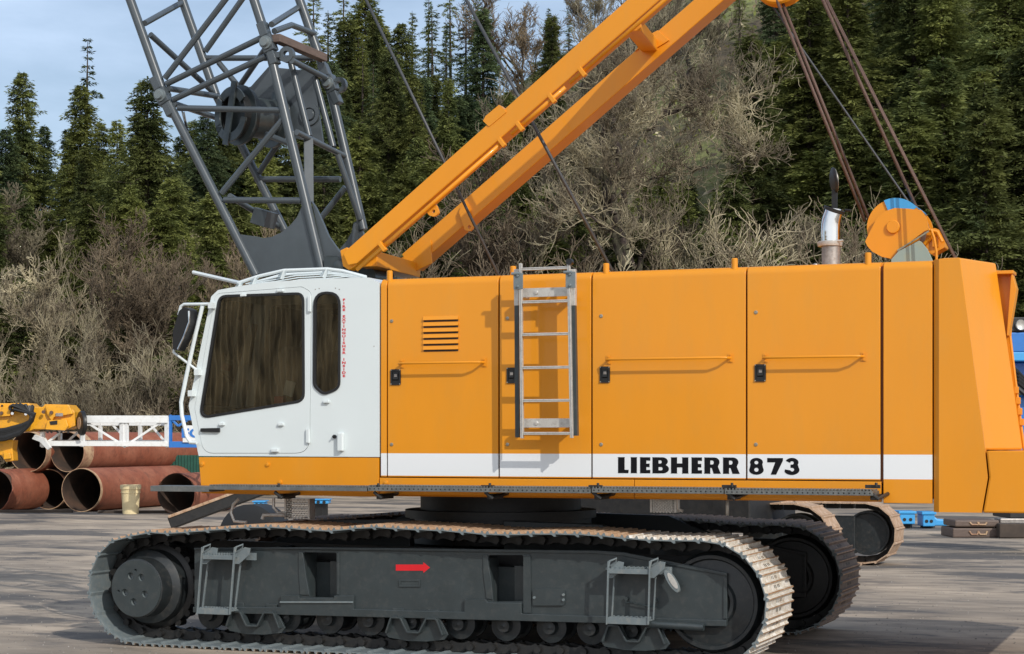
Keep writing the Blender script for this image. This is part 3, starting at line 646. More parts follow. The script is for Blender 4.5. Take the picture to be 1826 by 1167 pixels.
def lettering(word, starts, ends, y0, y1, par, name):
    mb = MB()
    for ch, a, b in zip(word, starts, ends):
        wd, polys = G(ch); xa, xb = PX(a), PX(b); za, zb = PZ(1200, y1), PZ(1200, y0)
        for outer, holes in polys:
            tr = lambda l: [(xa+(xb-xa)*x/wd, za+(zb-za)*y/138) for x, y in l]
            mb.prism(tr(outer), -.0025, -.0012, holes=[tr(h) for h in holes])
    mb.build(name, M['ink'], par, recalc=False)
sx = lambda u: 1080+u/4.805
lettering('LIEBHERR', [sx(u) for u in (103, 213, 292, 398, 557, 733, 843, 1003)], [sx(u) for u in (195, 272, 383, 543, 713, 826, 988, 1150)], 815.8, 844.6, D3, 'lettering')
lettering('873', [sx(u) for u in (1230, 1385, 1533)], [sx(u) for u in (1355, 1520, 1663)], 816.5, 845.5, D4, 'number_lettering')
# --- perforated walkway rail along the sill
for xa, xb, ya, yb in ((268, 372, 865, 877), (372, 654, 866.5, 875), (656, 1053, 868, 878), (1055, 1290, 870, 880), (1292, 1556, 873, 883)):
    Y = -.36; za = PZ((xa+xb)/2, ya, Y); zb = PZ((xa+xb)/2, yb, Y)
    mb = MB(); X0, X1 = P(xa, ya, Y).x, P(xb, ya, Y).x
    mb.box((X0, Y, zb), (X1, Y+.32, za-.012))
    if xa > 300:
        n = int((X1-X0)/.03)
        for i in range(n):
            x = X0+(i+.2)*(X1-X0)/n; mb.box((x, Y+.004, za-.0125), (x+.012, Y+.31, za+.004))
    o = mb.build('walkway', mat('walkway_zinc', (.16, .17, .165), .5, .5, var=.2, scale=8, dirt=(.3, .28, .25), dirtamt=.5) if 'wz' not in M else M['wz'], crane, bevel=.002); M['wz'] = o.data.materials[0]
    if xa > 600:
        mb = MB(); n = int((X1-X0)/.045); zc = (za+zb)/2-.004
        for i in range(n): mb.lathe((X0+(i+.5)*(X1-X0)/n, Y-.0012, zc), (0, 1, 0), [(0, 0), (0, .0075), (.001, .0075)], 8)
        mb.build('walkway_holes', M['black'], o, recalc=False)
for px in (495, 672, 870, 1062, 1300, 1556):
    Y = -.3; p = P(px, 872, Y); mb = MB(); mb.box((p.x-.03, Y+.05, p.z-.10), (p.x+.03, .02, p.z-.05)); mb.box((p.x-.06, Y-.03, p.z+.005), (p.x+.07, Y+.0, p.z+.035)); mb.tube([(p.x-.02, Y-.02, p.z-.03), (p.x+.05, Y-.02, p.z-.085), (p.x+.08, 0, p.z-.05)], .018, 8); mb.lathe((p.x+.04, Y-.05, p.z+.04), (0, 0, 1), [(-.02, .014), (.015, .014), (.015, 0)], 6)
    mb.build('walkway_bracket', M['dark'], crane, bevel=.003)
# --- exhaust stack
Y = .9; c0 = P(1482, 478, Y); s = .0056
q = lambda u, v: P(1380+u/4.565, 300+v/4.565, Y)
mb = MB(); b0 = q(466, 800); mb.lathe(b0, (0, 0, 1), [(-.1, .088), ((q(466, 640)-b0).z, .088), ((q(466, 640)-b0).z+.001, .095)], 28); ex = mb.build('exhaust_stack', M['steel'], crane)
mb = MB(); f0 = q(456, 612); mb.lathe(f0, (0, 0, 1), [(-.03, .085), (-.03, .112), (-.012, .118), (.012, .118), (.018, .1), (.018, 0)], 28); mb.tube([f0+Vector((-.1, -.06, .0)), f0+Vector((.14, -.08, .012))], .01, 6); mb.build('exhaust_clamp', M['alu'], ex)
mb = MB(); r1 = .092; mb.tube([q(462, 596), q(462, 520), q(464, 460), q(474, 410), q(488, 365), q(492, 335)], [r1, r1, r1, r1*.97, r1*.93, r1*.9], 28, cap=False); el = mb.build('exhaust_elbow', M['chrome'], ex)
mb = MB(); e0 = q(492, 338); ax = Vector((.35, -.1, .93)); mb.lathe(e0, ax, [(-.02, .086), (-.02, .1), (.01, .102), (.012, .086)], 28); mb.tube([e0+Vector((.1, 0, -.01)), e0+Vector((.16, -.02, -.02))], .012, 6); mb.build('exhaust_ring', M['dark'], ex)
mb = MB(); mb.add([e0+Vector((-.02, -.02, -.08)), e0+Vector((.03, -.02, -.08)), e0+Vector((.03, -.03, .18)), e0+Vector((-.02, -.03, .18)), e0+Vector((-.02, .0, -.08)), e0+Vector((.03, .0, -.08)), e0+Vector((.03, .0, .18)), e0+Vector((-.02, .0, .18))], [(0,1,2,3),(7,6,5,4),(0,4,5,1),(1,5,6,2),(2,6,7,3),(3,7,4,0)])
mb.lathe(e0+Vector((0, 0, .17)), (-.93, -.2, .2), [(-.012, 0), (-.012, .03), (.012, .03), (.012, 0)], 10); fl = e0+Vector((-.0, -.0, .27)); 
mb.lathe(fl, (-.86, -.42, -.12), [(0, 0), (0, .125), (.008, .125), (.02, .1), (.02, 0)], 24); mb.build('rain_flap', M['black'], ex)
mb = MB(); mb.lathe(fl+Vector((.003, .002, 0)), (.86, .42, .12), [(0, 0), (0, .118), (.004, .118)], 24); mb.build('rain_flap_face', M['steel'], ex)
mb = MB(); p = P(1454, 476, .7); mb.lathe(p, (0, 0, 1), [(-.08, .035), (0, .035), (.025, .025), (.035, 0)], 16); mb.build('filler_cap', M['steel'], crane)
# --- hoist winch on the roof
Y = 1.0
q = lambda u, v, Yy=Y: P(1380+u/4.565, 300+v/4.565, Yy)
def qp(l, Yy=Y): return [(q(u, v, Yy).x, q(u, v, Yy).z) for u, v in l]
mb = MB(); mb.prism(rnd(qp([(743, 598), (775, 530), (838, 410), (905, 350), (985, 325), (1090, 330), (1200, 342), (1240, 400), (1262, 500), (1225, 515), (1010, 672), (953, 738), (878, 722), (800, 680), (760, 635)]), .01), Y, Y+.035)
wn = mb.build('winch_plate', M['yellow'], crane, bevel=.004)
c = q(990, 480, Y+.1); rr = (q(1220, 480)-q(990, 480)).length
mb = MB(); mb.lathe((c.x, Y+.06, c.z), (0, 1, 0), [(0, .0), (0, rr), (.04, rr), (.04, rr*.8), (.62, rr*.8), (.62, rr), (.66, rr), (.66, 0)], 48); mb.build('winch_drum', M['yellow'], wn)
mb = MB(); mb.lathe((c.x, Y+.105, c.z), (0, 1, 0), [(0, rr*.8)]+[(i*.025+(.0125 if k else 0), rr*(.93 if k else .9)) for i in range(20) for k in (0, 1)]+[(.5, rr*.8)], 48); mb.build('winch_rope', M['rustrope'], wn)
# blue cover arc over the drum
mb = MB(); mb.smooth = True; arcs = [(c.x+rr*1.02*math.cos(R(a)), c.z+rr*1.02*math.sin(R(a))) for a in range(40, 118, 6)]; mb.prism(arcs+[(c.x+rr*.55*math.cos(R(a)), c.z+rr*.55*math.sin(R(a))) for a in range(112, 34, -6)], Y+.045, Y+.70); mb.build('blue_drum_cover', M['bluelight'], wn)
mb = MB(); b = q(972, 480); mb.lathe((b.x, Y, b.z), (0, -1, 0), [(-.01, .062), (.022, .062), (.028, .056), (.028, 0)], 28); mb.build('winch_hub', M['yellow'], wn)
mb = MB(); mb.prism(qp([(952, 770), (958, 740), (1012, 678), (1182, 590), (1200, 600), (1250, 660), (1300, 770)], Y-.05), Y-.05, Y-.03); mb.build('winch_foot', M['verdigris'], wn, bevel=.003)
mb = MB(); mb.add([q(1005, 672, Y-.055), q(1262, 512, Y-.055), q(1262, 505, Y+.0), q(1005, 665, Y+.0), q(1008, 678, Y-.05), q(1262, 520, Y-.05)], [(0,1,2,3),(0,4,5,1)]); mb.build('foot_flange', M['verdigris'], wn, recalc=False)
mb = MB(); mb.prism(rnd(qp([(1240, 515), (1300, 482), (1345, 500), (1385, 575), (1385, 640), (1330, 670), (1270, 700), (1215, 620)]), .02), Y+.05, Y+.28); mb.tube([q(1280, 500, Y-.02), q(1305, 570, Y-.03), q(1322, 680, Y-.03), q(1325, 800, Y-.02)], .012, 8); mb.tube([q(1260, 505), q(1330, 520), q(1370, 600)], .016, 8)
mb.tube([q(1225, 620, Y+.03), q(1280, 560, Y+.02), q(1345, 520, Y+.02)], .02, 8); mb.box(tuple(q(1290, 640, Y+.02)), tuple(q(1350, 560, Y+.1))); mb.build('winch_motor', M['yellow'], wn, bevel=.006)
# --- ropes
def rope(pts, r, m='rustrope', name='hoist_rope'):
    mb = MB(); mb.tube(pts, r, 8); mb.build(name, M[m], crane)
def ext(a, b, k=1.6): return [Vector(a)+(Vector(a)-Vector(b))*k*.25, Vector(b)]
rope(ext(P(648, -10, 1.75), P(892, 497, 1.75), .6), .0165, 'rope', 'boom_hoist_rope'); rope(ext(P(826, -10, 1.75), P(1092, 484, 1.75), .6), .0185, 'rope', 'boom_hoist_rope')
rope([P(1361, -60, 1.5), P(1543, 395, 1.3)], .0155); rope([P(1369, -60, 1.56), P(1550, 392, 1.4)], .0155); rope([P(1345, -60, 1.9), P(1380, 15, 1.9), P(1628, 372, 1.9)], .010, 'rope')
rope([P(1440, -60, 1.4), P(1636, 375, 1.25)], .016); rope([P(1442, -60, 1.6), P(1707, 470, .6)], .010); rope([P(1445, -60, 1.63), P(1709, 470, .63)], .010)
mb = MB(); p = P(1392, -40, 1.6); mb.lathe(p-Vector((0, .14, 0)), (0, 1, 0), [(0, 0), (0, .27), (.02, .29), (.06, .24), (.1, .29), (.14, .24), (.18, .29), (.22, .27), (.24, 0)], 40); mb.build('top_sheave', M['yellow'], crane)
# --- yellow gantry arms
def arm(top, bot, Y0, Y1, name, lab):
    mb = MB(); mb.prism(xz(top+bot[::-1], Y0), Y0, Y1); o = mb.build(name, M['yellow'], crane, bevel=.008); o['label'] = lab; return o
nearY = 1.0; farY = 2.45
def lin(a, b, x): return (x, a[1]+(b[1]-a[1])*(x-a[0])/(b[0]-a[0]))
nt_ = ((611, 452), (1118, 0)); nb_ = ((636, 470), (985.6, 166)); 
A1 = arm([nt_[0], lin(*nt_, 1320)], [(620, 473), nb_[0], lin(*nb_, 1320)], nearY, nearY+.24, 'gantry_arm', 'near yellow gantry arm with pipe clipped along it')
ft = ((716, 454), (1237, 0)); fb = ((737, 481), (1285, 5))
A2 = arm([ft[0], lin(*ft, 1390)], [fb[0], lin(*fb, 1390)], farY, farY+.27, 'gantry_arm', 'far yellow gantry arm')
# pipe on near arm in two runs, with clamps
pl = ((640, 481), (920, 235))
pipeY = nearY-.02
def pp(x, off=0): a = lin((640, 478), (1000, 163), x); return P(a[0], a[1]+off, pipeY)
for xa, xb in ((636, 896), (912, 1008), (1016, 1330)):
    mb = MB(); mb.tube([pp(xa), pp(xb)], .021, 10); mb.build('hydraulic_pipe', M['yellow'], A1)
for x in (683, 895.6, 928, 985, 1039):
    a = pp(x-4, -4); mb = MB(); d = (pp(x+3)-pp(x-3)).normalized(); mb.bar(pp(x)-d*.022+Vector((0, -.012, 0)), pp(x)+d*.022+Vector((0, -.012, 0)), .055, .11, up=(d.x*-d.z, 0, d.x) if False else (-d.z, 0, d.x)); mb.build('pipe_clamp', M['yellow'], A1, bevel=.006)
mb = MB(); mb.prism(rnd(xz([(861, 216), (866, 207), (890, 187), (897, 193), (903, 200), (872, 226)], nearY-.01), .01), nearY-.01, nearY+.1); mb.build('arm_tab', M['yellow'], A1, bevel=.004)
def lug(pts, hx, hy, Y, par, r=.03):
    mb = MB(); c = P(hx, hy, Y); mb.prism(rnd(xz(pts, Y), .05), Y, Y+.04, holes=[circ(c.x, c.z, r, 16)]); mb.build('arm_lug', M['yellow'], par, bevel=.003)
lug([(758, 372), (774, 358), (783, 380), (774, 387), (764, 384)], 773, 377, nearY+.02, A1, .018)
lug([(818, 378), (828, 356), (845, 404), (838, 414), (828, 410)], 837, 405, farY-.05, A2, .02)
# lower and upper cross members between the arms
mb = MB(); mb.bar(P(655, 462, nearY+.2), P(733, 483, farY+.1), .22, .16); mb.build('cross_member', M['yellow'], A1, bevel=.008)
mb = MB(); mb.prism(xz([(694, 462), (706, 466), (748, 440), (768, 428), (770, 470), (737, 486), (716, 492), (700, 480)], farY-.02), farY-.02, farY+.0); mb.build('gusset', M['yellow'], A2, bevel=.003)
mb = MB(); mb.bar(P(1128, 45, nearY+.12), P(1160, 84, farY+.1), .17, .12, up=(0, 0, 1)); mb.build('cross_member', M['yellow'], A1, bevel=.008)
mb = MB(); mb.prism(xz([(1150, 66), (1173, 54), (1193, 72), (1170, 86), (1140, 86), (1132, 92)], farY-.02), farY-.02, farY); mb.build('gusset', M['yellow'], A2, bevel=.003)
mb = MB(); a = P(611, 452, nearY); mb.prism(xz([(606, 447), (618, 441), (640, 470), (622, 482), (611, 475)], nearY+.05), nearY+.05, nearY+.2); mb.build('arm_foot', M['yellow'], A1, bevel=.01)
# --- lattice boom
NY = 1.15; FY = 2.2
boom = None
def T(pts, r, name='lattice_brace', m='boom', n=12):
    global boom
    mb = MB(); mb.tube([P(*p) for p in pts], r, n); o = mb.build(name, M[m], boom or crane)
    return o
def extend(a, b, k):  # a beyond b
    return (a[0]+(a[0]-b[0])*k, a[1]+(a[1]-b[1])*k, a[2]+(a[2]-b[2])*k)
# foot plates first: the boom part itself
mb = MB(); pts = [(448, 418), (457, 422), (470, 425), (485, 423), (502, 415), (518, 402), (530, 388), (540, 366), (556, 364), (583, 440), (582, 486), (455, 492)]
mb.prism(xz([(424, 418)]+[(428, 418.5)]+pts[1:8]+[(545, 364), (582, 486), (455, 492)], NY), NY-.01, NY+.02); boom = mb.build('lattice_boom', M['boom'], crane, bevel=.003, label='dark gray lattice boom leaning left')
mb = MB(); mb.prism(xz([(553, 358), (561, 370), (574, 398), (583, 420), (597, 440), (606, 452), (612, 470), (604, 486), (580, 486)], NY), NY+.03, NY+.07); mb.build('foot_gusset', M['boom'], boom, bevel=.003)
mb = MB(); mb.prism(rnd(xz([(580, 455), (604, 457), (617, 466), (617, 488), (580, 488)], NY-.03), .06), NY-.06, NY-.01); mb.lathe(P(605, 475, NY-.06), (0, -1, 0), [(0, .06), (.02, .06), (.03, .035), (.03, 0)], 20); mb.build('foot_lug', M['gray'], boom, bevel=.004)
mb = MB(); mb.prism(xz([(632, 398), (640, 394), (643, 396), (650, 420), (660, 452), (600, 470), (602, 450), (618, 432), (628, 415)], FY), FY-.02, FY+.02); mb.build('foot_gusset', M['boom'], boom, bevel=.003)
mb = MB(); mb.prism(xz([(630, 400), (634, 398), (630, 445), (626, 448)], FY-.12), FY-.12, FY); mb.build('foot_flange', M['boom'], boom, bevel=.002)
mb = MB(); c = P(640, 500, NY+.3); mb.lathe(c, (0, 1, 0), [(0, 0), (0, .2), (.5, .2), (.5, 0)], 28); mb.box((c.x-.3, c.y, c.z-.2), (c.x+.45, c.y+1.1, c.z+.02)); mb.build('boom_foot_bearing', M['gray'], crane)
cr_, br_ = .052, .033
T([extend((228, -12, NY), (292, 167, NY), 2.4), (292, 167, NY)], cr_, 'chord'); T([(292, 167, NY), (457, 492, NY)], cr_*.95, 'chord')
T([extend((449, -12, NY), (478, 77, NY), 4.2), (478, 77, NY)], cr_, 'chord'); T([(478, 77, NY), (575, 486, NY)], cr_*1.02, 'chord')
T([extend((320, -12, FY), (380, 158, FY), 2.4), (385, 170, FY)], cr_, 'chord'); T([(385, 170, FY), (508, 412, FY)], cr_*.9, 'chord')
T([extend((530, -12, FY), (588, 155, FY), 2.6), (588, 155, FY)], cr_, 'chord'); T([(588, 155, FY), (648, 410, FY)], cr_, 'chord')
# joints with pins
def joint(px, py, Y, dx, dy, pinm='graylight'):
    a = P(px-dx, py-dy, Y); b = P(px+dx, py+dy, Y); d = (b-a).normalized()
    mb = MB(); mb.bar(a-d*.16, a, .10, .115, up=(0, 1, 0)); mb.bar(a, a+d*.10, .15, .13, up=(0, 1, 0)); mb.bar(b-d*.12, b+d*.02, .135, .12, up=(0, 1, 0)); mb.bar(b+d*.02, b+d*.17, .09, .112, up=(0, 1, 0))
    o = mb.build('chord_joint', M['boom'], boom, bevel=.012)
    mb = MB(); c = (a+b)/2; mb.lathe(c-Vector((0, .07, 0)), (0, -1, 0), [(-.01, .07), (.012, .07), (.012, .052), (.05, .045), (.05, 0)], 20); mb.build('joint_pin', M[pinm], o)
joint(291, 172, NY, 5, 11); joint(479, 78, NY, 4, 12); joint(589, 150, FY, 5, 12)
def ring(px, py, Y, r=.085):
    c = P(px, py, Y); mb = MB(); mb.prism(circ(c.x, c.z, r, 24), Y-.03, Y+.03, holes=[circ(c.x, c.z, r*.45, 16)]); mb.bar(c+Vector((-.15, 0, 0)), c+Vector((-.07, 0, 0)), .06, .1, up=(0, 1, 0)); mb.build('lug_ring', M['boom'], boom, bevel=.006)
ring(512, 98, NY+.02); ring(606, 152, FY+.05)
for pts in ([(297, 150, NY), (470, 66, NY)], [(309, 178, NY), (474, 101, NY)], [(318, 193, NY), (500, 197, NY)],
            [(395, 345, NY), (505, 212, NY)], [(400, 357, NY), (538, 358, NY)],
            [(294, 140, NY), (420, -24, NY)], [(366, 92, FY), (470, -55, FY)], [(366, 104, FY), (560, 104, FY)],
            [(258, 42, NY), (326, 4, FY)], [(484, 44, NY), (533, 13, FY)], [(268, 62, NY), (384, 168, FY)],
            [(489, 56, NY+.02), (520, 45, 1.6), (560, 60, FY)],
            [(520, 108, NY), (588, 143, FY)], [(529, 236, NY), (617, 280, FY)], [(300, 158, NY), (388, 172, FY)], [(475, 240, 1.5), (530, 262, NY+.25)],
            [(455, 320, FY), (607, 320, FY)], [(462, 308, FY), (512, 232, FY)], [(572, 390, FY), (616, 334, FY)],
            [(410, 350, NY), (498, 405, FY)], [(602, 276, FY-.25), (642, 392, FY-.05)], [(390, 112, FY), (455, 190, FY)], [(430, 150, FY), (478, 80, 1.8)], [(310, 185, NY), (400, 215, FY)], [(390, 178, FY), (480, 150, FY)]):
    T(pts, br_)
for pts, r in (([(519, 113, NY+.28), (551, 243, NY+.28)], .036), ([(561, 137, FY-.3), (594, 262, FY-.3)], .036)): T(pts, r, 'guide_tube', 'boom')
mb = MB(); mb.bar(P(550, 248, NY+.25), P(551, 362, NY+.1), .10, .05); mb.build('foot_strut', M['boom'], boom, bevel=.004)
# inner web plate with bearing rings, sheave wheel, timber, junction box
mb = MB(); mb.prism(xz([(440, 165), (480, 120), (560, 128), (578, 258), (470, 235), (455, 215)], 1.9), 1.88, 1.91); wp = mb.build('web_plate', M['boom'], boom, bevel=.003)
for px, py in ((495, 195), (552, 205)):
    c = P(px, py, 1.87); mb = MB(); mb.prism(circ(c.x, c.z, .12, 28), 1.855, 1.88, holes=[circ(c.x, c.z, .075, 20)]); mb.lathe((c.x, 1.875, c.z), (0, -1, 0), [(0, .07), (.03, .06), (.03, 0)], 20); mb.build('bearing_ring', M['boom'], wp, bevel=.003)
def wheel():
    c = P(420, 205, 1.45); rot = Matrix.Rotation(R(-25), 4, 'Z') @ Matrix.Rotation(R(14), 4, 'Y')
    mb = MB(); Rr = .30; n = 40
    mb.prism([(Rr*math.cos(2*PI*i/n), Rr*math.sin(2*PI*i/n)) for i in range(5, 17)]+[(.2*math.cos(2*PI*i/n), .2*math.sin(2*PI*i/n)) for i in range(16, 4, -1)], -.07, -.05)
    mb.prism([(Rr*math.cos(2*PI*i/n), Rr*math.sin(2*PI*i/n)) for i in range(-16, 1)]+[(.2*math.cos(2*PI*i/n), .2*math.sin(2*PI*i/n)) for i in range(0, -17, -1)], -.07, -.05)
    mb.prism([(Rr*math.cos(2*PI*i/n), Rr*math.sin(2*PI*i/n)) for i in range(17, 27)]+[(.2*math.cos(2*PI*i/n), .2*math.sin(2*PI*i/n)) for i in range(26, 16, -1)], -.07, -.05)
    mb.box((-.05, -.085, -.34), (.05, -.065, .36))
    mb.lathe((0, .06, 0), (0, -1, 0), [(0, .33), (.02, .33), (.02, .30), (.03, .21)], 40)
    for v in range(len(mb.v)): mb.v[v] = tuple(rot @ Vector(mb.v[v]) + c)
    k0 = len(mb.v)
    mb.lathe((0, .06, 0), (0, 1, 0), [(0, 0), (0, .31), (.05, .31), (.05, .22), (.42, .22), (.42, .31), (.46, .31), (.46, 0)], 36)
    for v in range(k0, len(mb.v)): mb.v[v] = tuple(rot @ Vector(mb.v[v]) + c)
    o = mb.build('rope_guard_wheel', M['gray'], boom, bevel=.003)
    mb = MB()
    for k in range(6): 
        y = -.04+k*.018
        mb.tube([(.245*math.cos(2*PI*i/24), y, .245*math.sin(2*PI*i/24)) for i in range(25)], .010, 6, cap=False)
    for v in range(len(mb.v)): mb.v[v] = tuple(rot @ Vector(mb.v[v]) + c)
    mb.build('wound_rope', M['black'], o)
wheel()
mb = MB(); mb.bar(P(492, 68, NY-.03), P(577, 104, FY-.1), .10, .085); mb.build('timber_block', M['wood'], boom, bevel=.006)
mb = MB(); c = P(467, 388, 1.6); mb.box((c.x-.10, 1.55, c.z-.09), (c.x+.08, 1.8, c.z+.09), Matrix.Rotation(R(18), 3, 'Y')); mb.build('junction_box', M['boom'], boom, bevel=.006)
T([(425, 365, 1.4), (425, 380, 1.4), (432, 395, 1.4), (445, 400, 1.45)], .006, 'loose_cable', 'cedar', 6)
T([(328, 200, 1.3), (336, 240, 1.3), (352, 280, 1.3), (372, 320, 1.3), (390, 350, 1.2)], .008, 'hydraulic_hose', 'black', 6); T([(324, 196, 1.3), (340, 262, 1.3), (360, 305, 1.3), (386, 348, 1.2)], .008, 'hydraulic_hose', 'black', 6)
T([(300, 175, NY), (312, 200, 1.3), (324, 240, 1.3)], .008, 'hydraulic_hose', 'black', 6)
# ------------------------------------------------------------------ the cab
CB = crane
z4 = lambda u, v: (260+u/2.335, 450+v/2.335)
cab_out = [z4(972, 128), z4(972, 853), z4(220, 849), z4(178, 640), z4(272, 185), z4(300, 158), z4(395, 140), z4(520, 124), z4(640, 116), z4(870, 106), z4(930, 106)]
co_ = xz(cab_out, 0)
door_out = rnd(xz([z4(290, 172), z4(650, 143), z4(690, 165), z4(683, 838), z4(240, 838), z4(203, 650)], 0), [.08, .10, .08, .16, .14, .10])
door_hole = door_out
win1 = rnd(xz([z4(305, 180), z4(660, 168), z4(662, 622), z4(222, 695)], 0), [.10, .09, .10, .09])
win2 = rnd(xz([z4(700, 165), z4(812, 165), z4(810, 570), z4(740, 597), z4(698, 560)], 0), [.14, .14, .10, .10, .10])
def inset(poly, d):
    m = len(poly); out = []
    A = sum(poly[i-1][0]*poly[i][1]-poly[i][0]*poly[i-1][1] for i in range(m)); sg = 1 if A > 0 else -1
    for i in range(m):
        a, b, c = Vector(poly[i-1]), Vector(poly[i]), Vector(poly[(i+1) % m])
        e1 = (b-a); e2 = (c-b)
        if e1.length < 1e-7 or e2.length < 1e-7: continue
        e1.normalize(); e2.normalize(); n1 = Vector((-e1.y, e1.x))*sg; n2 = Vector((-e2.y, e2.x))*sg; nn = (n1+n2).normalized()
        out.append(tuple(b+nn*d/max(.5, nn.dot(n1))))
    return out
M['cabwhite'] = mat('cab_white_paint', (.68, .735, .735), .3, var=.015, scale=2, coat=.4, bump=.04, bscale=3, bdist=.02)
mb = MB(); mb.prism(co_, 0, .03, holes=[door_hole, win2]); cabo = mb.build('cab', M['cabwhite'], CB, bevel=.006)
W2 = 1.05
# perimeter wall of the cab (front-left part is windscreen)
mb = MB(); n = len(co_)
A_ = sum(co_[i-1][0]*co_[i][1]-co_[i][0]*co_[i-1][1] for i in range(n))
cin = inset(co_, .03)
for i in range(n):
    j = (i+1) % n
    if i == 3: continue   # windscreen edge (z4(178,640) -> z4(272,185))
    a, b, c, d = co_[i], co_[j], cin[j], cin[i]
    mb.add([(a[0], .03, a[1]), (b[0], .03, b[1]), (b[0], W2, b[1]), (a[0], W2, a[1]), (d[0], .03, d[1]), (c[0], .03, c[1]), (c[0], W2, c[1]), (d[0], W2, d[1])], [(0,1,2,3),(7,6,5,4),(0,4,5,1),(1,5,6,2),(2,6,7,3),(3,7,4,0)])
mb.build('cab_shell', M['cabwhite'], cabo)
mb = MB(); far = [xz([z4(310, 190), z4(900, 175), z4(900, 640), z4(225, 690)], 0)]
mb.prism(co_, W2, W2+.03, holes=[rnd(far[0], .08)]); mb.build('cab_far_side', M['cabwhite'], cabo)
mb = MB(); mb.prism(rnd(far[0], .08), W2+.01, W2+.016); mb.build('far_window', M['glass'], cabo)
a, b = co_[3], co_[4]; mb = MB(); mb.add([(a[0]+.01, .035, a[1]), (b[0]+.01, .035, b[1]), (b[0]+.01, W2, b[1]), (a[0]+.01, W2, a[1])], [(0, 1, 2, 3)]); mb.build('windscreen', M['glass'], cabo, recalc=False)
# door leaf
mb = MB(); mb.prism(inset(door_out, .004), -.004, .026, holes=[inset(win1, -.004)]); door = mb.build('cab_door', M['cabwhite'], cabo, bevel=.004)
mb = MB(); mb.prism(inset(door_out, -.03), .032, .036, holes=[inset(win1, -.002)]); mb.build('door_seal', M['black'], cabo)
for wn_, par in ((win1, door), (win2, cabo)):
    mb = MB(); mb.prism(inset(wn_, -.002), -.014, .012, holes=[inset(wn_, .022)]); fr = mb.build('window_rubber', M['black'], par, bevel=.004)
    pg = inset(wn_, .012); pg = pg if sum(pg[i-1][0]*pg[i][1]-pg[i][0]*pg[i-1][1] for i in range(len(pg))) > 0 else pg[::-1]; mb = MB(); mb.add([(p[0], .006, p[1]) for p in pg], [tuple(range(len(pg)))]); mb.build('window_pane', M['glass'], par, recalc=False)
# door handle, hinges, small fittings
mb = MB(); a = P(*z4(233, 741), 0); b = P(*z4(311, 741), 0); mb.prism(rnd([(a.x, a.z-.018), (b.x, b.z-.022), (b.x, b.z+.022), (a.x, a.z+.018)], .008), -.03, -.004); mb.build('door_handle', M['black'], cabo, bevel=.006)
for u, v, w_, h_ in ((320, 716, 26, 12), (566, 717, 26, 12), (541, 825, 34, 14), (563, 160, 30, 12), (410, 180, 28, 10), (755, 622, 28, 12)):
    p = P(*z4(u, v), 0); mb = MB(); mb.box((p.x-w_/2*.0023, -.03, p.z-h_/2*.0023), (p.x+w_/2*.0023, -.004, p.z+h_/2*.0023)); mb.box((p.x-w_/2*.0033, -.012, p.z-h_*.0018), (p.x-w_/2*.0015, -.004, p.z+h_*.0005)); mb.build('small_bracket', M['cabwhite'], cabo, bevel=.004)
for u, v, w_, h_ in ((678, 765, 14, 60), (684, 215, 12, 68)):
    p = P(*z4(u, v), 0); mb = MB(); mb.box((p.x-w_/2*.0023, -.03, p.z-h_/2*.0023), (p.x+w_/2*.0023, -.004, p.z+h_/2*.0023)); mb.lathe((p.x+.012, -.02, p.z-h_/2*.0023), (0, 0, 1), [(0, .012), (h_*.0023, .012)], 10); mb.build('door_hinge', M['cabwhite'], cabo, bevel=.004)
p = P(*z4(816, 790), 0); mb = MB(); mb.box((p.x-.028, -.05, p.z-.09), (p.x+.03, -.002, p.z+.09)); mb.build('cab_locker_handle', M['cabwhite'], cabo, bevel=.008)
p = P(*z4(787, 768), 0); mb = MB(); mb.lathe((p.x, -.001, p.z), (0, -1, 0), [(0, .02), (.02, .018), (.02, .008), (.045, .008), (.045, 0)], 12); mb.build('door_stop', M['black'], cabo)
for u, v in ((706, 155), (722, 152), (790, 150), (806, 155), (950, 392)):
    p = P(*z4(u, v), 0); mb = MB(); mb.lathe((p.x, .0, p.z), (0, -1, 0), [(0, .006), (.003, .005), (.003, 0)], 8); mb.build('rivet', M['steel'], cabo)
# vertical red lettering, letter below letter
dg = bpy.context.evaluated_depsgraph_get()
def text(s, size, m, name, par, loc, rx=PI/2, align='CENTER', sx=1.0, rz=0, off=0.0, ext=.0006):
    cu = bpy.data.curves.new(name, 'FONT'); cu.body = s; cu.size = size; cu.align_x = align; cu.align_y = 'CENTER'; cu.extrude = ext; cu.offset = off; cu.resolution_u = 4
    o = bpy.data.objects.new(name, cu); me = bpy.data.meshes.new_from_object(o); bpy.data.objects.remove(o)
    me.materials.clear(); me.materials.append(m); q = link(name, me, par); q.rotation_euler = (rx, 0, rz); q.location = loc; q.scale = (sx, 1, 1)
    return q
msg = 'FIRE EXTINGUISHER INSIDE'; t0 = P(*z4(825, 198), 0); t1 = P(*z4(825, 517), 0)
cu = '\n'.join(msg)
q = text('\n'.join(msg), .0365, M['redink'], 'warning_lettering', cabo, ((t0.x, -.0015, (t0.z+t1.z)/2)), sx=1.25, off=.0018)
_h = max(v.co.y for v in q.data.vertices)-min(v.co.y for v in q.data.vertices); q.scale = (1.45, (t0.z-t1.z+.02)/_h, 1)
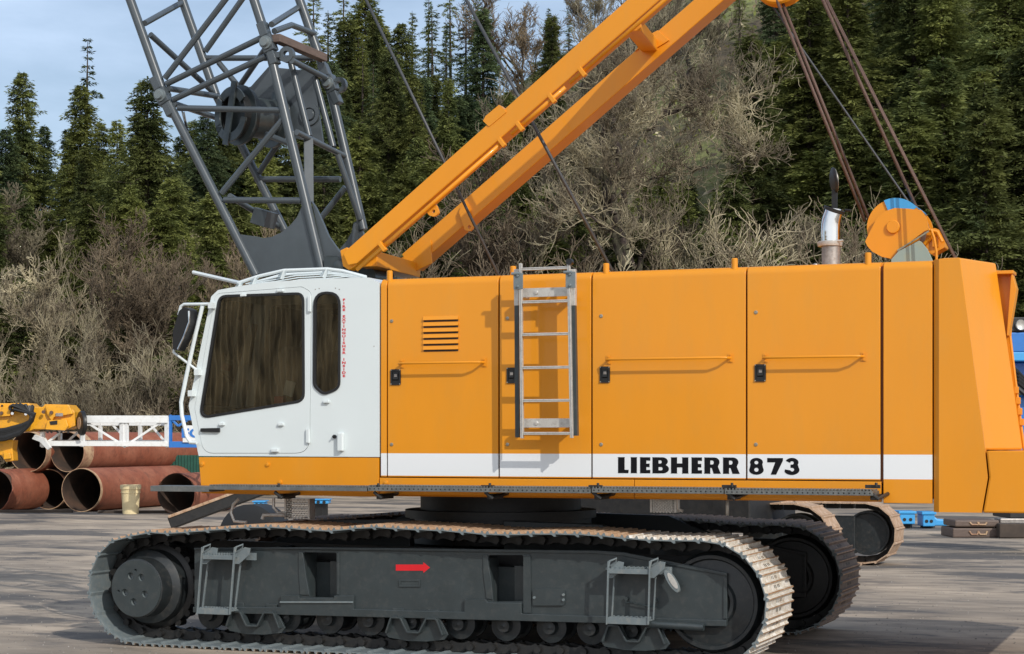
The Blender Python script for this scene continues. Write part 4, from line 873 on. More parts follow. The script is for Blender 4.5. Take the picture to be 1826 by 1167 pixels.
# interior
mb = MB(); f = P(*z4(262, 800), .06); mb.box((f.x, .06, f.z-.12), (PX(670)-.05, W2-.02, f.z-.06)); mb.build('cab_floor', M['black'], cabo)
s0 = P(*z4(520, 700), .55); mb = MB(); mb.box((s0.x-.25, .3, s0.z-.02), (s0.x+.25, .85, s0.z+.12)); mb.box((s0.x+.2, .3, s0.z+.1), (s0.x+.36, .85, s0.z+.75), Matrix.Rotation(R(8), 3, 'Y')); mb.build('driver_seat', M['seat'], cabo, bevel=.04)
mb = MB(); mb.box((PX(660)-.25, .04, s0.z-.4), (PX(660)-.02, W2-.03, PZ(600, 520))); mb.build('rear_trim', M['beige'], cabo)
mb = MB(); c = P(*z4(600, 570), .07); mb.box((c.x-.06, .06, c.z-.07), (c.x+.05, .07, c.z+.08), Matrix.Rotation(R(15), 3, 'Y')); mb.build('paper_card', M['cabwhite'], cabo)
mb = MB(); c = P(*z4(556, 615), .09); mb.box((c.x-.05, .07, c.z-.035), (c.x+.05, .15, c.z+.035)); mb.build('red_control_box', M['red'], cabo, bevel=.01)
mb = MB(); c = P(*z4(440, 655), .4); mb.box((c.x-.5, .15, c.z-.1), (c.x+.2, .9, c.z-.0), Matrix.Rotation(R(-6), 3, 'Y')); mb.tube([(c.x-.1, .4, c.z), (c.x-.05, .4, c.z+.3)], .02, 8); mb.build('control_console', M['seat'], cabo, bevel=.02)
mb = MB(); mb.tube([P(*z4(425, 470), .8), P(*z4(455, 300), .8)], .03, 8); mb.build('inner_pillar', M['beige'], cabo)
# yellow cab base
cb = xz([z4(220, 853.5), z4(969, 856), z4(969, 1018), z4(915, 1018), z4(232, 1004)], 0); mb = MB()
mb.prism([cb[0], cb[1], cb[2], cb[3], cb[4]], 0, 1.05); base = mb.build('cab_base', M['yellow'], CB, bevel=.006)
for u, v in ((236, 882), (508, 884), (248, 992), (560, 958), (1000, 960)):
    p = P(*z4(u, v), 0); mb = MB(); mb.lathe((p.x, 0, p.z), (0, -1, 0), [(0, .022), (.014, .02), (.014, .01), (.02, 0)], 12); mb.build('base_bolt', M['yellow'], base)
# roof guard
rg0 = lambda u, v, Y: P(*z4(u, v), Y)
gd = MB()
top = [(385, 128), (470, 100), (575, 76), (755, 70), (820, 78), (918, 104)]
for Y in (.08,):
    gd.tube([rg0(u, v, Y) for u, v in top], .017, 8)
gd.tube([rg0(u, v, .95) for u, v in [(430, 132), (575, 92), (755, 84), (900, 110)]], .015, 8)
for k in range(1, 5):
    Y = .18+k*.15; gd.tube([rg0(u, v-(0), Y) for u, v in [(400+k*16, 132), (500+k*14, 104+k*6), (600+k*12, 82+k*8), (752+k*6, 74+k*8.5), (800+k*12, 84+k*4)]]+[rg0(905, 108, Y)], .006, 6)
for u, v in ((400, 122), (462, 102), (580, 76), (756, 70)): gd.bar(rg0(u, v, .08), rg0(u-22, v+28, .5), .05, .012); gd.bar(rg0(u, v, .08), rg0(u-14, v+36, .08), .05, .012)
guard = gd.build('roof_guard', M['cabwhite'], cabo, bevel=0)
mb = MB(); mb.tube([rg0(197, 84, .6), rg0(345, 118, .5), rg0(390, 128, .3)], .02, 8); mb.build('roof_visor_bar', M['cabwhite'], cabo)
# front guard rail and mirror
mb = MB(); Yg = -.05
mb.tube([rg0(275, 216, Yg), rg0(160, 217, Yg), rg0(146, 226, Yg), rg0(138, 262, Yg)], .016, 8)
mb.tube([rg0(236, 224, Yg), rg0(205, 350, Yg), rg0(165, 535, Yg), rg0(147, 625, Yg), rg0(150, 680, Yg), rg0(172, 770, Yg), rg0(186, 792, Yg), rg0(212, 793, Yg)], .021, 10)
mb.tube([rg0(118, 405, Yg), rg0(116, 418, Yg), rg0(214, 492, Yg)], .014, 8)
for u, v in ((270, 222), (212, 500), (186, 588)): p = rg0(u, v, Yg); mb.box((p.x-.02, Yg-.02, p.z-.03), (p.x+.03, Yg+.06, p.z+.03))
rail = mb.build('front_hand_rail', M['cabwhite'], cabo)
mb = MB(); pts = rnd([(rg0(u, v, Yg-.12).x, rg0(u, v, Yg-.12).z) for u, v in [(138, 245), (158, 228), (186, 240), (184, 290), (160, 360), (130, 412), (112, 405), (112, 330)]], .03)
mb.prism(pts, Yg-.12, Yg+.02); mr_ = mb.build('wing_mirror', M['black'], cabo, bevel=.02)
mb = MB(); mb.tube([rg0(u, v, Yg-.125) for u, v in [(180, 245), (182, 290), (158, 355), (134, 405)]], .012, 8); mb.build('mirror_glass_edge', M['chrome'], mr_)
# ------------------------------------------------------------------ ladder: hangs on the door, its own thing
lad = thing('ladder', (PX(975), -.3, 1.0), 'aluminium ladder hanging on the yellow engine door, four open rungs between its rails', 'ladder')
Yl = -.27
def L3(u, v, Y=Yl): return P(860+u/2.918, 460+v/2.918, Y)
for (ua, ub, va, vb) in ((190, 210, 30, 940), (440, 460, 22, 938)):
    a = L3((ua+ub)/2, va); b = L3((ua+ub)/2+(8 if ua < 300 else 16)/1.0, vb)
    mb = MB(); mb.bar(a, b, .05, .022, up=(1, 0, 0)); mb.bar(a+Vector((.012, -.028, 0)), b+Vector((.012, -.028, 0)), .006, .012, up=(1, 0, 0)); mb.build('ladder_rail', M['alu'], lad, bevel=.003)
for (u0, u1) in ((180, 186), (474, 488)):
    a = L3(u0, 60, Yl+.05); m_ = L3(u0+2, 250, Yl+.05); b = L3(u1, 935 if u0 < 300 else 926, Yl+.05)
    mb = MB(); mb.bar(a, m_, .05, .045, up=(1, 0, 0)); mb.build('outer_rail_cap', M['alu'], lad, bevel=.004)
    mb = MB(); mb.bar(m_, b, .05, .042, up=(1, 0, 0)); mb.build('outer_rail', M['gray'], lad, bevel=.004)
for i, v in enumerate((56, 228, 398, 571, 743, 914)):
    a = L3(204+i*1.2, v+3); b = L3(450+i*2.6, v-3); b.z = a.z = (a.z+b.z)/2; mb = MB(); mb.bar(a, b, .04, .026); mb.bar(a+Vector((0, -.022, .006)), b+Vector((0, -.022, .006)), .006, .006); mb.build('rung', M['alu'], lad, bevel=.004)
for v0, v1 in ((155, 205), (835, 885)):
    a = L3(212, (v0+v1)/2, Yl+.1); b = L3(462, (v0+v1)/2, Yl+.1); z = (a.z+b.z)/2; h_ = (v1-v0)/2/2.918/193*.95
    mb = MB(); mb.box((a.x, Yl+.08, z-h_), (b.x, Yl+.086, z+h_)); mb.box((a.x, Yl+.086, z-h_), (a.x+.006, -.005, z+h_)); mb.box((b.x-.006, Yl+.086, z-h_), (b.x, -.005, z+h_)); mb.lathe((a.x+.14, Yl+.08, z), (0, -1, 0), [(0, .022), (.01, .02), (.012, 0)], 10); mb.build('mounting_bracket', M['alu'], lad, bevel=.002)
for u, v in ((186, 122), (458, 115)):
    p = L3(u, v, Yl-.03); mb = MB(); mb.box((p.x-.045, Yl-.035, p.z-.075), (p.x+.05, Yl-.028, p.z+.075)); mb.lathe((p.x, Yl-.035, p.z+.05), (0, -1, 0), [(0, .014), (.014, .012), (.014, 0)], 8); mb.lathe((p.x, Yl-.035, p.z-.05), (0, -1, 0), [(0, .014), (.014, .012), (.014, 0)], 8); mb.lathe((p.x-.03, Yl-.04, p.z+.07), (1, 0, 0), [(-.03, .014), (.05, .014), (.05, 0)], 8); mb.build('hinge_plate', M['graylight'], lad, bevel=.003)
p = L3(458, 22, Yl); mb = MB(); mb.lathe(p+Vector((0, -.04, 0)), (0, 1, 0), [(0, 0), (0, .03), (.06, .03), (.06, 0)], 14); mb.build('end_cap', M['black'], lad)
# ------------------------------------------------------------------ tracks
def track_path():
    top = [(221, 947), (264, 944), (305, 946), (348, 942), (386, 939), (426, 936), (467, 934), (511, 936), (548, 939), (592, 941), (636, 936), (676, 934), (719, 938), (762, 939), (806, 941), (850, 946), (897, 948), (944, 946.5), (984, 946), (1031, 947), (1081, 950), (1125, 955), (1171, 958), (1214, 958), (1255, 958)]
    pts = [(P(x, y, YT).x, P(x, y, YT).z) for x, y in top]
    zt_r = pts[-1][1]; h = zt_r; r = (h)/2
    xr = P(1374, 1083, YT).x-r; xl = P(153, 1046, YT).x+.585; rl = .585
    right = [(xr+r*math.cos(R(a)), r+r*math.sin(R(a))) for a in range(72, -91, -9)]
    ztl = pts[0][1]; rl2 = ztl/2
    xlc = P(153, 1046, YT).x+rl2
    left = [(xlc+rl2*math.cos(R(a)), rl2+rl2*math.sin(R(a))) for a in range(270, 112, -9)]
    path = [q for q in pts if q[0] < xr+.02 and q[0] > xlc-.06]+right+left
    return path, (xr, r), (xlc, rl2)
path, (IX, IR), (SX, SR) = track_path()
def resample(path, n):
    p = [Vector(q) for q in path]+[Vector(path[0])]
    # smooth densify
    d = [0]
    for i in range(1, len(p)): d.append(d[-1]+(p[i]-p[i-1]).length)
    L = d[-1]; out = []
    for k in range(n+1):
        t = L*k/n; i = max(1, min(len(p)-1, next((j for j in range(1, len(d)) if d[j] >= t-1e-9), len(p)-1)))
        u = (t-d[i-1])/(d[i]-d[i-1]); out.append(p[i-1].lerp(p[i], u))
    return out, L
_, L_ = resample(path, 10); NS = round(L_/.228); sp_, _ = resample(path, NS); pitch = L_/NS
print('TRACK', NS, pitch, IX, IR, SX, SR)
WSH = 1.0
M['tip'] = mat('rusty_grouser_tip', (.30, .15, .065), .65, scale=9, col2=(.42, .28, .17))
# shoe in local frame: x along travel, z outward; outer face z=0 at grouser tips
hp = pitch/2
prof = [(-hp+.004, -.035), (-hp+.004, -.022), (-hp+.018, -.004), (-hp+.030, -.004), (-hp+.042, -.026), (-.026, -.028), (-.014, -.004), (-.002, -.004), (.010, -.028), (hp-.048, -.028), (hp-.038, -.004), (hp-.026, -.004), (hp-.014, -.026), (hp+.012, -.030), (hp+.008, -.058), (hp-.004, -.058), (hp-.03, -.040), (-hp+.02, -.036)]
def shoe_mesh(face_mat, name='track_shoe'):
    mb = MB(); mb.prism(prof, 0, WSH)
    o = mb.build(name, [M['graylight'], face_mat], None, bevel=0)
    me = o.data; bpy.data.objects.remove(o)
    for p in me.polygons:
        if p.normal.z > .2 or (abs(p.normal.y) < .5 and p.center.z > -.03): p.material_index = 1
        if abs(p.normal.y) < .5 and p.center.z > -.0055: p.material_index = 3
    # bolt slots: small dark marks on the outer face
    bm = bmesh.new(); bm.from_mesh(me); me.materials.append(M['dark']); me.materials.append(M['tip'])
    for y in (.40, .45, .52, .57):
        for x in (-.05, .035):
            r = bmesh.ops.create_cube(bm, size=1, matrix=Matrix.Translation((x, y, -.0275)) @ Matrix.Diagonal((.03, .014, .004, 1)))
            for f in {f for v in r['verts'] for f in v.link_faces}: f.material_index = 2
    bm.to_mesh(me); bm.free(); return me
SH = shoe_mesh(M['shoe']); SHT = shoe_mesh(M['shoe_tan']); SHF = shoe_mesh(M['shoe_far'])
def frame_at(i):
    a, b = sp_[i], sp_[i+1]; c = (a+b)/2; t = (b-a).normalized(); return c, t
def build_track(Y0, near):
    nm = 'near' if near else 'far'
    # chain: links, pins in one mesh
    mb = MB()
    for i in range(NS):
        c, t = frame_at(i); nrm = Vector((-t.y, t.x))  # path runs clockwise => outward normal
        rot = lambda x, y, z: (c.x+t.x*x+nrm.x*z, Y0+y, c.y+t.y*x+nrm.y*z)
        for yy in (.36, .58):
            pts = [(-.10, -.045), (.10, -.045), (.13, -.07), (.13, -.125), (.09, -.15), (.02, -.13), (-.03, -.13), (-.08, -.15), (-.125, -.12), (-.125, -.07)]
            vs = [rot(x, yy+(.0 if x > 0 else .015), z) for x, z in pts]+[rot(x, yy+.055+(.0 if x > 0 else .015), z) for x, z in pts]; k = len(pts)
            mb.add(vs, [tuple(range(k)), tuple(range(2*k-1, k-1, -1))]+[(j, j+k, (j+1) % k+k, (j+1) % k) for j in range(k)])
        a = Vector(rot(.105, .30, -.1)); b = Vector(rot(.105, .70, -.1)); mb.tube([a, b], .034, 10)
        for x in (-.045, .03): mb.tube([Vector(rot(x, .38, -.045)), Vector(rot(x, .38, -.07))], .017, 6)
    ch = mb.build('track_chain', M['dark'], crane, label=nm+' track chain')
    # shoes
    far_keep = set(range(NS)) if near else {i for i in range(NS) if frame_at(i)[0].x > -.9 or frame_at(i)[0].y > .9 and frame_at(i)[0].x > -2.6}
    rest = MB()
    for i in range(NS):
        c, t = frame_at(i); nrm = Vector((-t.y, t.x))
        mw = Matrix(((t.x, 0, nrm.x, c.x), (0, 1, 0, Y0), (t.y, 0, nrm.y, c.y), (0, 0, 0, 1)))
        if i in far_keep:
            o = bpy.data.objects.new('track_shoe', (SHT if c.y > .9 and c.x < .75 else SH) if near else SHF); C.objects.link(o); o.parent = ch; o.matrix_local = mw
        else:
            rest.add([mw @ v.co for v in SHF.vertices], [tuple(p.vertices) for p in SHF.polygons])
    if rest.v: q = rest.build('track_shoe', M['shoe_far'], ch, recalc=False); q['kind'] = 'stuff'
    return ch
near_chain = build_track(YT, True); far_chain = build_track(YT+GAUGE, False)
M['idler'] = mat('shaded_idler_paint', (.018, .022, .024), .42, var=.2, scale=6, dirt=(.08, .07, .06), dirtamt=.4)  # shade on the hub drum is put into this darkened paint
def undercarriage(Y0, near):
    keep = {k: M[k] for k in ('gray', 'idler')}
    if not near: M['gray'] = M['idler'] = M['dark']  # far undercarriage goes near-black: its shade is painted in
    o_ = Y0-YT
    def q(x, y, dy=0): v = P(x, y, YT+.22+dy); return v+Vector((0, o_, 0))
    YF = YT+.22
    def poly(l, dy=0): return [(P(x, y, YF+dy).x, P(x, y, YF+dy).z) for x, y in l]
    # frame plate with two pockets
    pk1 = poly([(541, 985), (600, 986), (600, 1066), (553, 1065), (546, 1030), (541, 1000)]); pk2 = poly([(871, 990), (933, 990), (933, 1073), (879, 1073), (877, 1035), (871, 1010)])
    mb = MB(); out = poly([(347, 977), (560, 976), (1065, 982), (1112, 985), (1297, 1022), (1297, 1116), (347, 1092)])
    mb.prism(out, YF+o_, YF+.025+o_, holes=[rnd(pk1, .02), rnd(pk2, .02)]); fr = mb.build('track_frame', M['gray'], crane, bevel=.003, label=('near' if near else 'far')+' track frame')
    mb = MB(); a = P(350, 978, YF); b = P(1290, 1116, YF); zt_ = P(700, 984, YF+.3).z; zb_ = P(700, 1098, YF).z
    mb.box((P(352, 1000, YF).x, YF+.30+o_, zb_+.02), (P(1290, 1000, YF).x, YF+.56+o_, zt_-.12)); mb.box((P(352, 1000, YF).x, YF+.03+o_, zb_+.01), (P(540, 1000, YF).x, YF+.3+o_, zt_-.02)); mb.box((P(602, 1000, YF).x, YF+.03+o_, zb_+.01), (P(868, 1000, YF).x, YF+.3+o_, zt_-.02)); mb.box((P(935, 1000, YF).x, YF+.03+o_, zb_+.01), (P(1110, 1000, YF).x, YF+.3+o_, zt_-.04))
    for pk in (552, 882): mb.box((P(pk, 1000, YF).x+.12, YF+.2+o_, zb_+.1), (P(pk, 1000, YF).x+.24, YF+.3+o_, zt_-.1))
    mb.build('frame_core', M['gray'], fr, bevel=.004)
    # ribs, flange strips, step plates
    mb = MB()
    def strip(l, p=.03): mb.prism(poly(l), YF-p+o_, YF-.001+o_)
    strip([(347, 1082), (503, 1083), (503, 1062), (536, 1062), (536, 1066), (598, 1067), (598, 1062), (633, 1062), (633, 1086), (830, 1091), (830, 1069), (868, 1069), (872, 1074), (932, 1075), (932, 1094), (1297, 1106), (1297, 1117), (347, 1092)], .035)
    strip([(533, 984), (540, 984), (543, 1000), (547, 1030), (553, 1062), (536, 1061), (533, 1020)], .012); strip([(601, 985), (606, 985), (606, 1061), (601, 1061)], .012)
    strip([(862, 989), (870, 989), (872, 1010), (877, 1035), (880, 1070), (868, 1068), (862, 1020)], .012); strip([(934, 990), (947, 990), (948, 1094), (934, 1094)], .014)
    strip([(347, 977), (560, 976), (1065, 982), (1112, 985), (1297, 1022), (1297, 1028), (1112, 992), (1065, 988), (560, 981), (347, 981)], .014)
    strip([(1290, 1030), (1297, 1030), (1297, 1104), (1290, 1104)], .014)
    mb.build('frame_rib', M['gray'], fr, bevel=.007)
    mb = MB(); l1 = poly([(503, 1072), (633, 1072), (633, 1075), (503, 1075)]); mb.prism(l1, YF-.05+o_, YF-.036+o_); mb.build('frame_step', M['graylight'], fr, bevel=.002)
    if near:
        mb = MB(); mb.prism(poly([(706, 1007), (755, 1007), (755, 1003), (767, 1012.5), (755, 1022), (755, 1018), (706, 1018)]), YF-.003, YF-.001); mb.build('red_arrow', M['red'], fr)
        mb = MB(); mb.prism(poly([(712, 1034), (750, 1034), (750, 1047), (712, 1047)]), YF-.012, YF-.001, holes=[poly([(715, 1037), (747, 1037), (747, 1044), (715, 1044)])]); mb.prism(poly([(715, 1037), (747, 1037), (747, 1044), (715, 1044)]), YF-.006, YF-.0012); mb.build('maker_plate', M['gray'], fr, bevel=.002)
        mb = MB(); mb.prism(rnd(poly([(951, 1050), (1008, 1050), (1008, 1080), (951, 1080)]), .03), YF-.02, YF-.001); mb.build('access_cover', M['gray'], fr, bevel=.004)
        for x, y in ((953, 1066), (1005, 1061), (1005, 1070)): mb = MB(); p = P(x, y, YF-.02); mb.lathe(p, (0, -1, 0), [(0, .014), (.016, .012), (.016, 0)], 8); mb.build('cover_bolt', M['graylight'], fr)
        # oval reflector/lamp and tube
        c = P(1206, 1035, YF); mb = MB(); pts = [(c.x+.0+.035*math.cos(a)*1, c.z+.115*math.sin(a)) for a in [2*PI*i/24 for i in range(24)]]
        rt = Matrix.Rotation(R(33), 2); pts = [tuple(Vector((c.x, c.z))+rt@(Vector(p)-Vector((c.x, c.z)))) for p in pts]
        mb.prism(pts, YF-.16, YF-.1); mb.bar(c+Vector((-.05, -.1, .05)), c+Vector((-.12, 0, .05)), .04, .04); lp = mb.build('work_lamp', M['graylight'], fr, bevel=.008)
        mb = MB(); pts2 = [tuple(Vector((c.x, c.z))+(Vector(p)-Vector((c.x, c.z)))*.72+Vector((.012, .006))) for p in pts]; mb.prism(pts2, YF-.165, YF-.161); mb.build('lamp_lens', M['alu'], lp, bevel=.003)
        mb = MB(); mb.tube([P(1158, 1113, YF-.08), P(1255, 1119, YF-.08)], .034, 14); mb.build('frame_tube', M['gray'], fr)
        mb = MB(); mb.tube([P(1115, 1074, YF-.03), P(1170, 1084, YF-.03)], .006, 6); mb.lathe(P(1118, 1068, YF), (0, -1, 0), [(0, .02), (.03, .018), (.03, 0)], 8); mb.lathe(P(1170, 1071, YF), (0, -1, 0), [(0, .02), (.03, .018), (.03, 0)], 8); mb.build('frame_fitting', M['gray'], fr)
        # boarding steps
        def step(xa, xb, yt, yb, ym, lean, slats, lab):
            Ys = YF-.2; mb = MB()
            for x in (xa, xb):
                mb.tube([P(x+lean, ym-4, Ys), P(x+lean+2, ym-14, Ys), P(x+lean+14, ym-19, Ys+.02), P(x+lean+13, ym-12, Ys+.04), P(x+lean+3, ym-5, Ys+.04)], .010, 8, cap=True)
                mb.bar(P(x+lean, ym-14, Ys), P(x, yb, Ys), .028, .012, up=(1, 0, 0)); mb.bar(P(x+lean+11, ym+6, Ys+.12), P(x+9, yb-8, Ys+.14), .022, .012, up=(1, 0, 0))
                mb.prism([(P(x+lean+a, ym+b, Ys+.05).x, P(x+lean+a, ym+b, Ys+.05).z) for a, b in ((2, -4), (18, -14), (28, -12), (26, 0), (8, 16), (0, 16))], Ys+.04, Ys+.052)
            A, B = P(xa+lean, ym, Ys), P(xb+lean, ym, Ys); z = (A.z+B.z)/2
            mb.box((A.x, Ys, z-.045), (B.x, Ys+.012, z)); mb.box((A.x, Ys+.012, z-.02), (B.x, Ys+.2, z-.008))
            A2_, B2_ = P(xa, yb, Ys), P(xb, yb, Ys); z2 = (A2_.z+B2_.z)/2
            mb.box((A2_.x, Ys, z2), (B2_.x, Ys+.012, z2+.06)); mb.box((A2_.x, Ys+.012, z2+.03), (B2_.x, Ys+.18, z2+.042))
            for (q0, q1, zz) in ((A, B, z), (A2_, B2_, z2+.05)):
                for k in range(slats):
                    x = q0.x+(k+.5)*(q1.x-q0.x)/slats
                    for yy in (.03, .08, .13): mb.box((x-.009, Ys+yy, zz-.008), (x+.009, Ys+yy+.02, zz+.014))
            mb.box((B.x+.02, Ys+.1, z-.05), (B.x+.17, Ys+.13, z+.02)); mb.box((A.x-.06, Ys+.1, z-.02), (A.x, Ys+.2, z))
            mb.build('boarding_step', M['graylight'], fr, bevel=.002, label=lab)
        step(352, 410, 985, 1096, 990, 9, 12, 'boarding step beside the drive hub'); step(1082, 1156, 995, 1114, 1015, 3, 9, 'boarding step under the yellow tail')
    mb = MB(); mb.prism([(SX-.1, .30), (IX+.1, .30), (IX+.1, .98), (SX-.1, 1.04)], Y0+.72, Y0+.76); mb.build('inner_shade_plate', M['dark'], fr)  # dark plate added to stand in for the shade inside the track
    # rollers
    rz_ = .315; xs = [(P(x, 1115, YT+.35).x) for x in (377, 443, 513, 589, 662, 739, 822, 903, 984, 1056, 1131)]
    for x in xs:
        mb = MB(); mb.lathe((x, YT+.30+o_, rz_), (0, 1, 0), [(0, 0), (0, .06), (.03, .075), (.03, .10), (.04, .148), (.075, .15), (.075, .118), (.33, .118), (.33, .15), (.37, .15), (.37, 0)], 24)
        mb.lathe((x, YT+.30+o_, rz_), (0, -1, 0), [(0, .065), (.03, .06), (.03, .03), (.04, 0)], 16); mb.build('bottom_roller', M['idler'], fr)
    for x in (P(500, 970, YT+.4).x, P(810, 970, YT+.4).x, P(1090, 970, YT+.4).x):
        mb = MB(); mb.lathe((x, YT+.33+o_, .92), (0, 1, 0), [(0, 0), (0, .09), (.3, .09), (.3, 0)], 18); mb.build('top_roller', M['idler'], fr)
    # skid guards
    for cx in (455, 742, 1132):
        x = P(cx, 1120, YT+.2).x; z = .35; mb = MB()
        out = [(-.34, -.15), (-.31, -.19), (-.15, -.215), (.05, -.22), (.25, -.2), (.33, -.16), (.22, .02), (.20, .09), (.05, .09), (.03, .02), (-.05, -.13), (-.15, -.14), (-.22, -.02), (-.24, .09), (-.36, .09), (-.35, .0)]
        out = [(-.33, -.13), (-.29, -.18), (-.1, -.205), (.1, -.205), (.29, -.18), (.33, -.13), (.24, .03), (.24, .10), (.12, .10), (.12, .03), (.06, -.10), (-.07, -.10), (-.13, .03), (-.13, .10), (-.25, .10), (-.25, .03)]
        mb.prism([(x+a, z+b) for a, b in out], YT+.20+o_, YT+.225+o_)
        pth = [(-.29, -.13), (-.235, .02), (-.14, .02), (-.065, -.115), (.055, -.115), (.13, .02), (.235, .02), (.30, -.13)]
        for (a, b), (c_, d_) in zip(pth[:-1], pth[1:]): mb.bar((x+a, YT+.165+o_, z+b), (x+c_, YT+.165+o_, z+d_), .018, .07, up=(0, 1, 0))
        mb.build('roller_guard', M['gray'], fr, bevel=.004)
    # idler
    mb = MB(); cy = IR; mb.lathe((IX, YT+.26+o_, cy), (0, 1, 0), [(0, 0), (0, .16), (-.03, .18), (-.03, .21), (.0, .23), (.02, .38), (-.01, .395), (-.01, .425), (.03, .435), (.08, .455), (.36, .455), (.38, .42), (.38, 0)], 56); mb.build('idler_wheel', M['idler'], crane)
    # drive sprocket and hub
    c = P(294, 1046, YT+.40); hx, hz_ = c.x, c.z; fx = P(263, 1048, YT+.02); 
    mb = MB(); mb.lathe((SX, YT+.40+o_, SR), (0, 1, 0), [(0, 0), (0, .40), (.02, .43), (.18, .43), (.18, 0)], 44)
    for k in range(19):
        a = 2*PI*k/19; p = Vector((SX+.44*math.cos(a), 0, SR+.44*math.sin(a))); mb.lathe((p.x, YT+.42+o_, p.z), (0, 1, 0), [(0, 0), (0, .035), (.12, .035), (.12, 0)], 8)
    spk = mb.build('drive_sprocket', M['dark'], crane)
    mb = MB(); mb.lathe((SX, YT+.42+o_, SR), (0, -1, 0), [(0, .40), (.0, .375), (.16, .37), (.18, .34), (.20, .30), (.38, .296), (.385, .285)], 56); mb.build('drive_hub', M['idler'], spk)
    mb = MB(); holes = []
    for dx, dz in ((-12, -23), (11, -21), (-24, 8), (19, 10), (-5, 25)): holes.append(circ(SX+dx/186, SR+.0-dz/186, .036, 16))
    for dx, dz in ((-38, 6), (-1, -34)): holes.append(circ(SX+dx/186, SR-dz/186, .015, 12))
    mb.prism(circ(SX, SR, .285, 56), YT+.02+o_, YT+.035+o_, holes=holes); mb.build('hub_cover', M['gray'], spk, bevel=.003)
    mb = MB()
    for h_ in holes:
        cx = sum(p[0] for p in h_)/len(h_); cz = sum(p[1] for p in h_)/len(h_); rr = abs(h_[0][0]-cx); mb.lathe((cx, YT+.034+o_, cz), (0, 1, 0), [(0, rr), (.045, rr), (.055, rr*.5), (.055, 0)], 16)
    mb.build('hub_recess', M['graylight'], spk)
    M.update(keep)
undercarriage(YT, True); undercarriage(YT+GAUGE, False)
# car body between the tracks, slew ring
mb = MB(); zc = PZ(900, 930, 1.7); mb.lathe((P(893, 900, 1.7).x, 1.7, 1.0), (0, 0, 1), [(0, .95), (.26, .95), (.26, 1.0), (.34, 1.0), (.34, .84), (zs-1.0+.05, .84)], 64); mb.build('slew_ring', M['dark'], crane)
cxm = P(893, 900, 1.7).x
M['carbody'] = mat('car_body_gray', (.035, .042, .046), .55, var=.15)
for sgn in (-1, 1):
    for yy, s2 in ((.55, -1), (2.3, 1)):
        mb = MB(); x0 = cxm+sgn*.5; x1 = cxm+sgn*2.0
        for (ya, yb2) in (((.5, .62) if s2 < 0 else (2.78, 2.9)),): 
            mb.prism([(x0, .55), (x1, .55), (x1, 1.05), (cxm+sgn*1.5, 1.25), (x0, 1.27)], ya, yb2)
        mb.build('car_body_beam', M['carbody'], crane, bevel=.01)
mb = MB(); mb.box((cxm-1.6, .62, .5), (cxm+1.6, 2.8, .98)); mb.build('car_body', M['carbody'], crane, bevel=.02)
# sprung track tops seen behind: steps and hand rails between body and track
def mesh_step(xa, xb, ya, yb, Y):
    mb = MB(); A = P(xa, yb, Y); B = P(xb, ya, Y)
    for x in (A.x, B.x-.02): mb.box((x, Y, A.z), (x+.02, Y+.12, B.z))
    n = 9
    for k in range(n):
        z = A.z+(k+.5)*(B.z-A.z)/n
        mb.box((A.x+.02, Y+.01, z-.006), (B.x-.02, Y+.09, z+.002))
        for j in range(6): x = A.x+.03+(j+.5*(k % 2))*(B.x-A.x-.05)/6.5; mb.box((x, Y+.0, z-.01), (x+.014, Y+.01, z+.008))
    mb.build('mesh_step', M['alu'], crane)
mesh_step(507, 552, 890, 926, .1); mesh_step(1159, 1206, 890, 914, .2)
def hand(pts, r=.016):
    mb = MB(); mb.tube([P(*p) for p in pts], r, 8); mb.build('hand_rail', M['alu'], crane)
hand([(426, 890, 0), (416, 900, 0), (412, 915, 0), (418, 930, 0), (440, 932, 0)]); hand([(488, 888, .1), (488, 905, .1), (496, 915, .1), (508, 915, .1)])
hand([(1209, 888, .2), (1210, 908, .2), (1218, 912, .2)]); hand([(1297, 888, .2), (1297, 920, .2)])
hand([(468, 926, .05), (470, 919, .05), (508, 919, .05)], .02)
# ------------------------------------------------------------------ YARD: pipes, truss, drill head, other machines
def pipe(px, py, rpx, D, L, label, ang=38, m='rust', rim='rim', t=.018, rough=0, rimw=.12, tilt=0):
    c = WP(px, py, D); r = rpx*D/F; th = R(ang)
    if c.z < r*1.15 or py > 840: c.z = r
    ax = (FWD*math.cos(th)+RGT*math.sin(th)).normalized()
    root = thing('steel_pipe', c, label, 'steel pipe', None); n = 56; rr = random.Random(px)
    prof = [(rimw, r), (L, r)]
    mb = MB(); mb.lathe(c, ax, [(rimw, r), (rimw+.004, r+.006), (rimw+.09, r+.006), (rimw+.094, r), (L*.5, r), (L, r)], n); mb.build('pipe_wall', M[m], root)
    mb = MB(); mb.lathe(c, ax, [(0, r-t), (0, r), (rimw, r)], n)
    if rough:
        for i, v in enumerate(mb.v):
            vv = Vector(v); k = noise.noise(vv*3)*rough; mb.v[i] = tuple(vv+ax*k)
    mb.build('pipe_rim', M[rim], root)
    mb = MB(); mb.lathe(c, ax, [(0, r-t), (L, r-t)], n); q = mb.build('pipe_bore', M['rustdark'], root, recalc=False)
    return root
pipe(145, 873, 39, 54, 7.5, 'large rusty pipe on the ground, its open end facing front, behind the cream bucket', 15, rimw=.10)
pipe(-12, 876, 38, 54, 2.2, 'rusty pipe with flaking wrap cut off by the left edge of the photo', 14, rimw=.5, rim='rust', rough=.3)
pipe(86, 873, 36, 56, 5, 'dark pipe end between the two front pipes of the bottom row', 12, m='rustdark')
pipe(50, 806, 36, 55.5, 6, 'upper pipe with pale worn rim under the yellow drill head', 12, rimw=.3)
pipe(120, 806, 36, 55.5, 8.0, 'upper pipe with pale rim lying under the white truss', 22, rimw=.5)
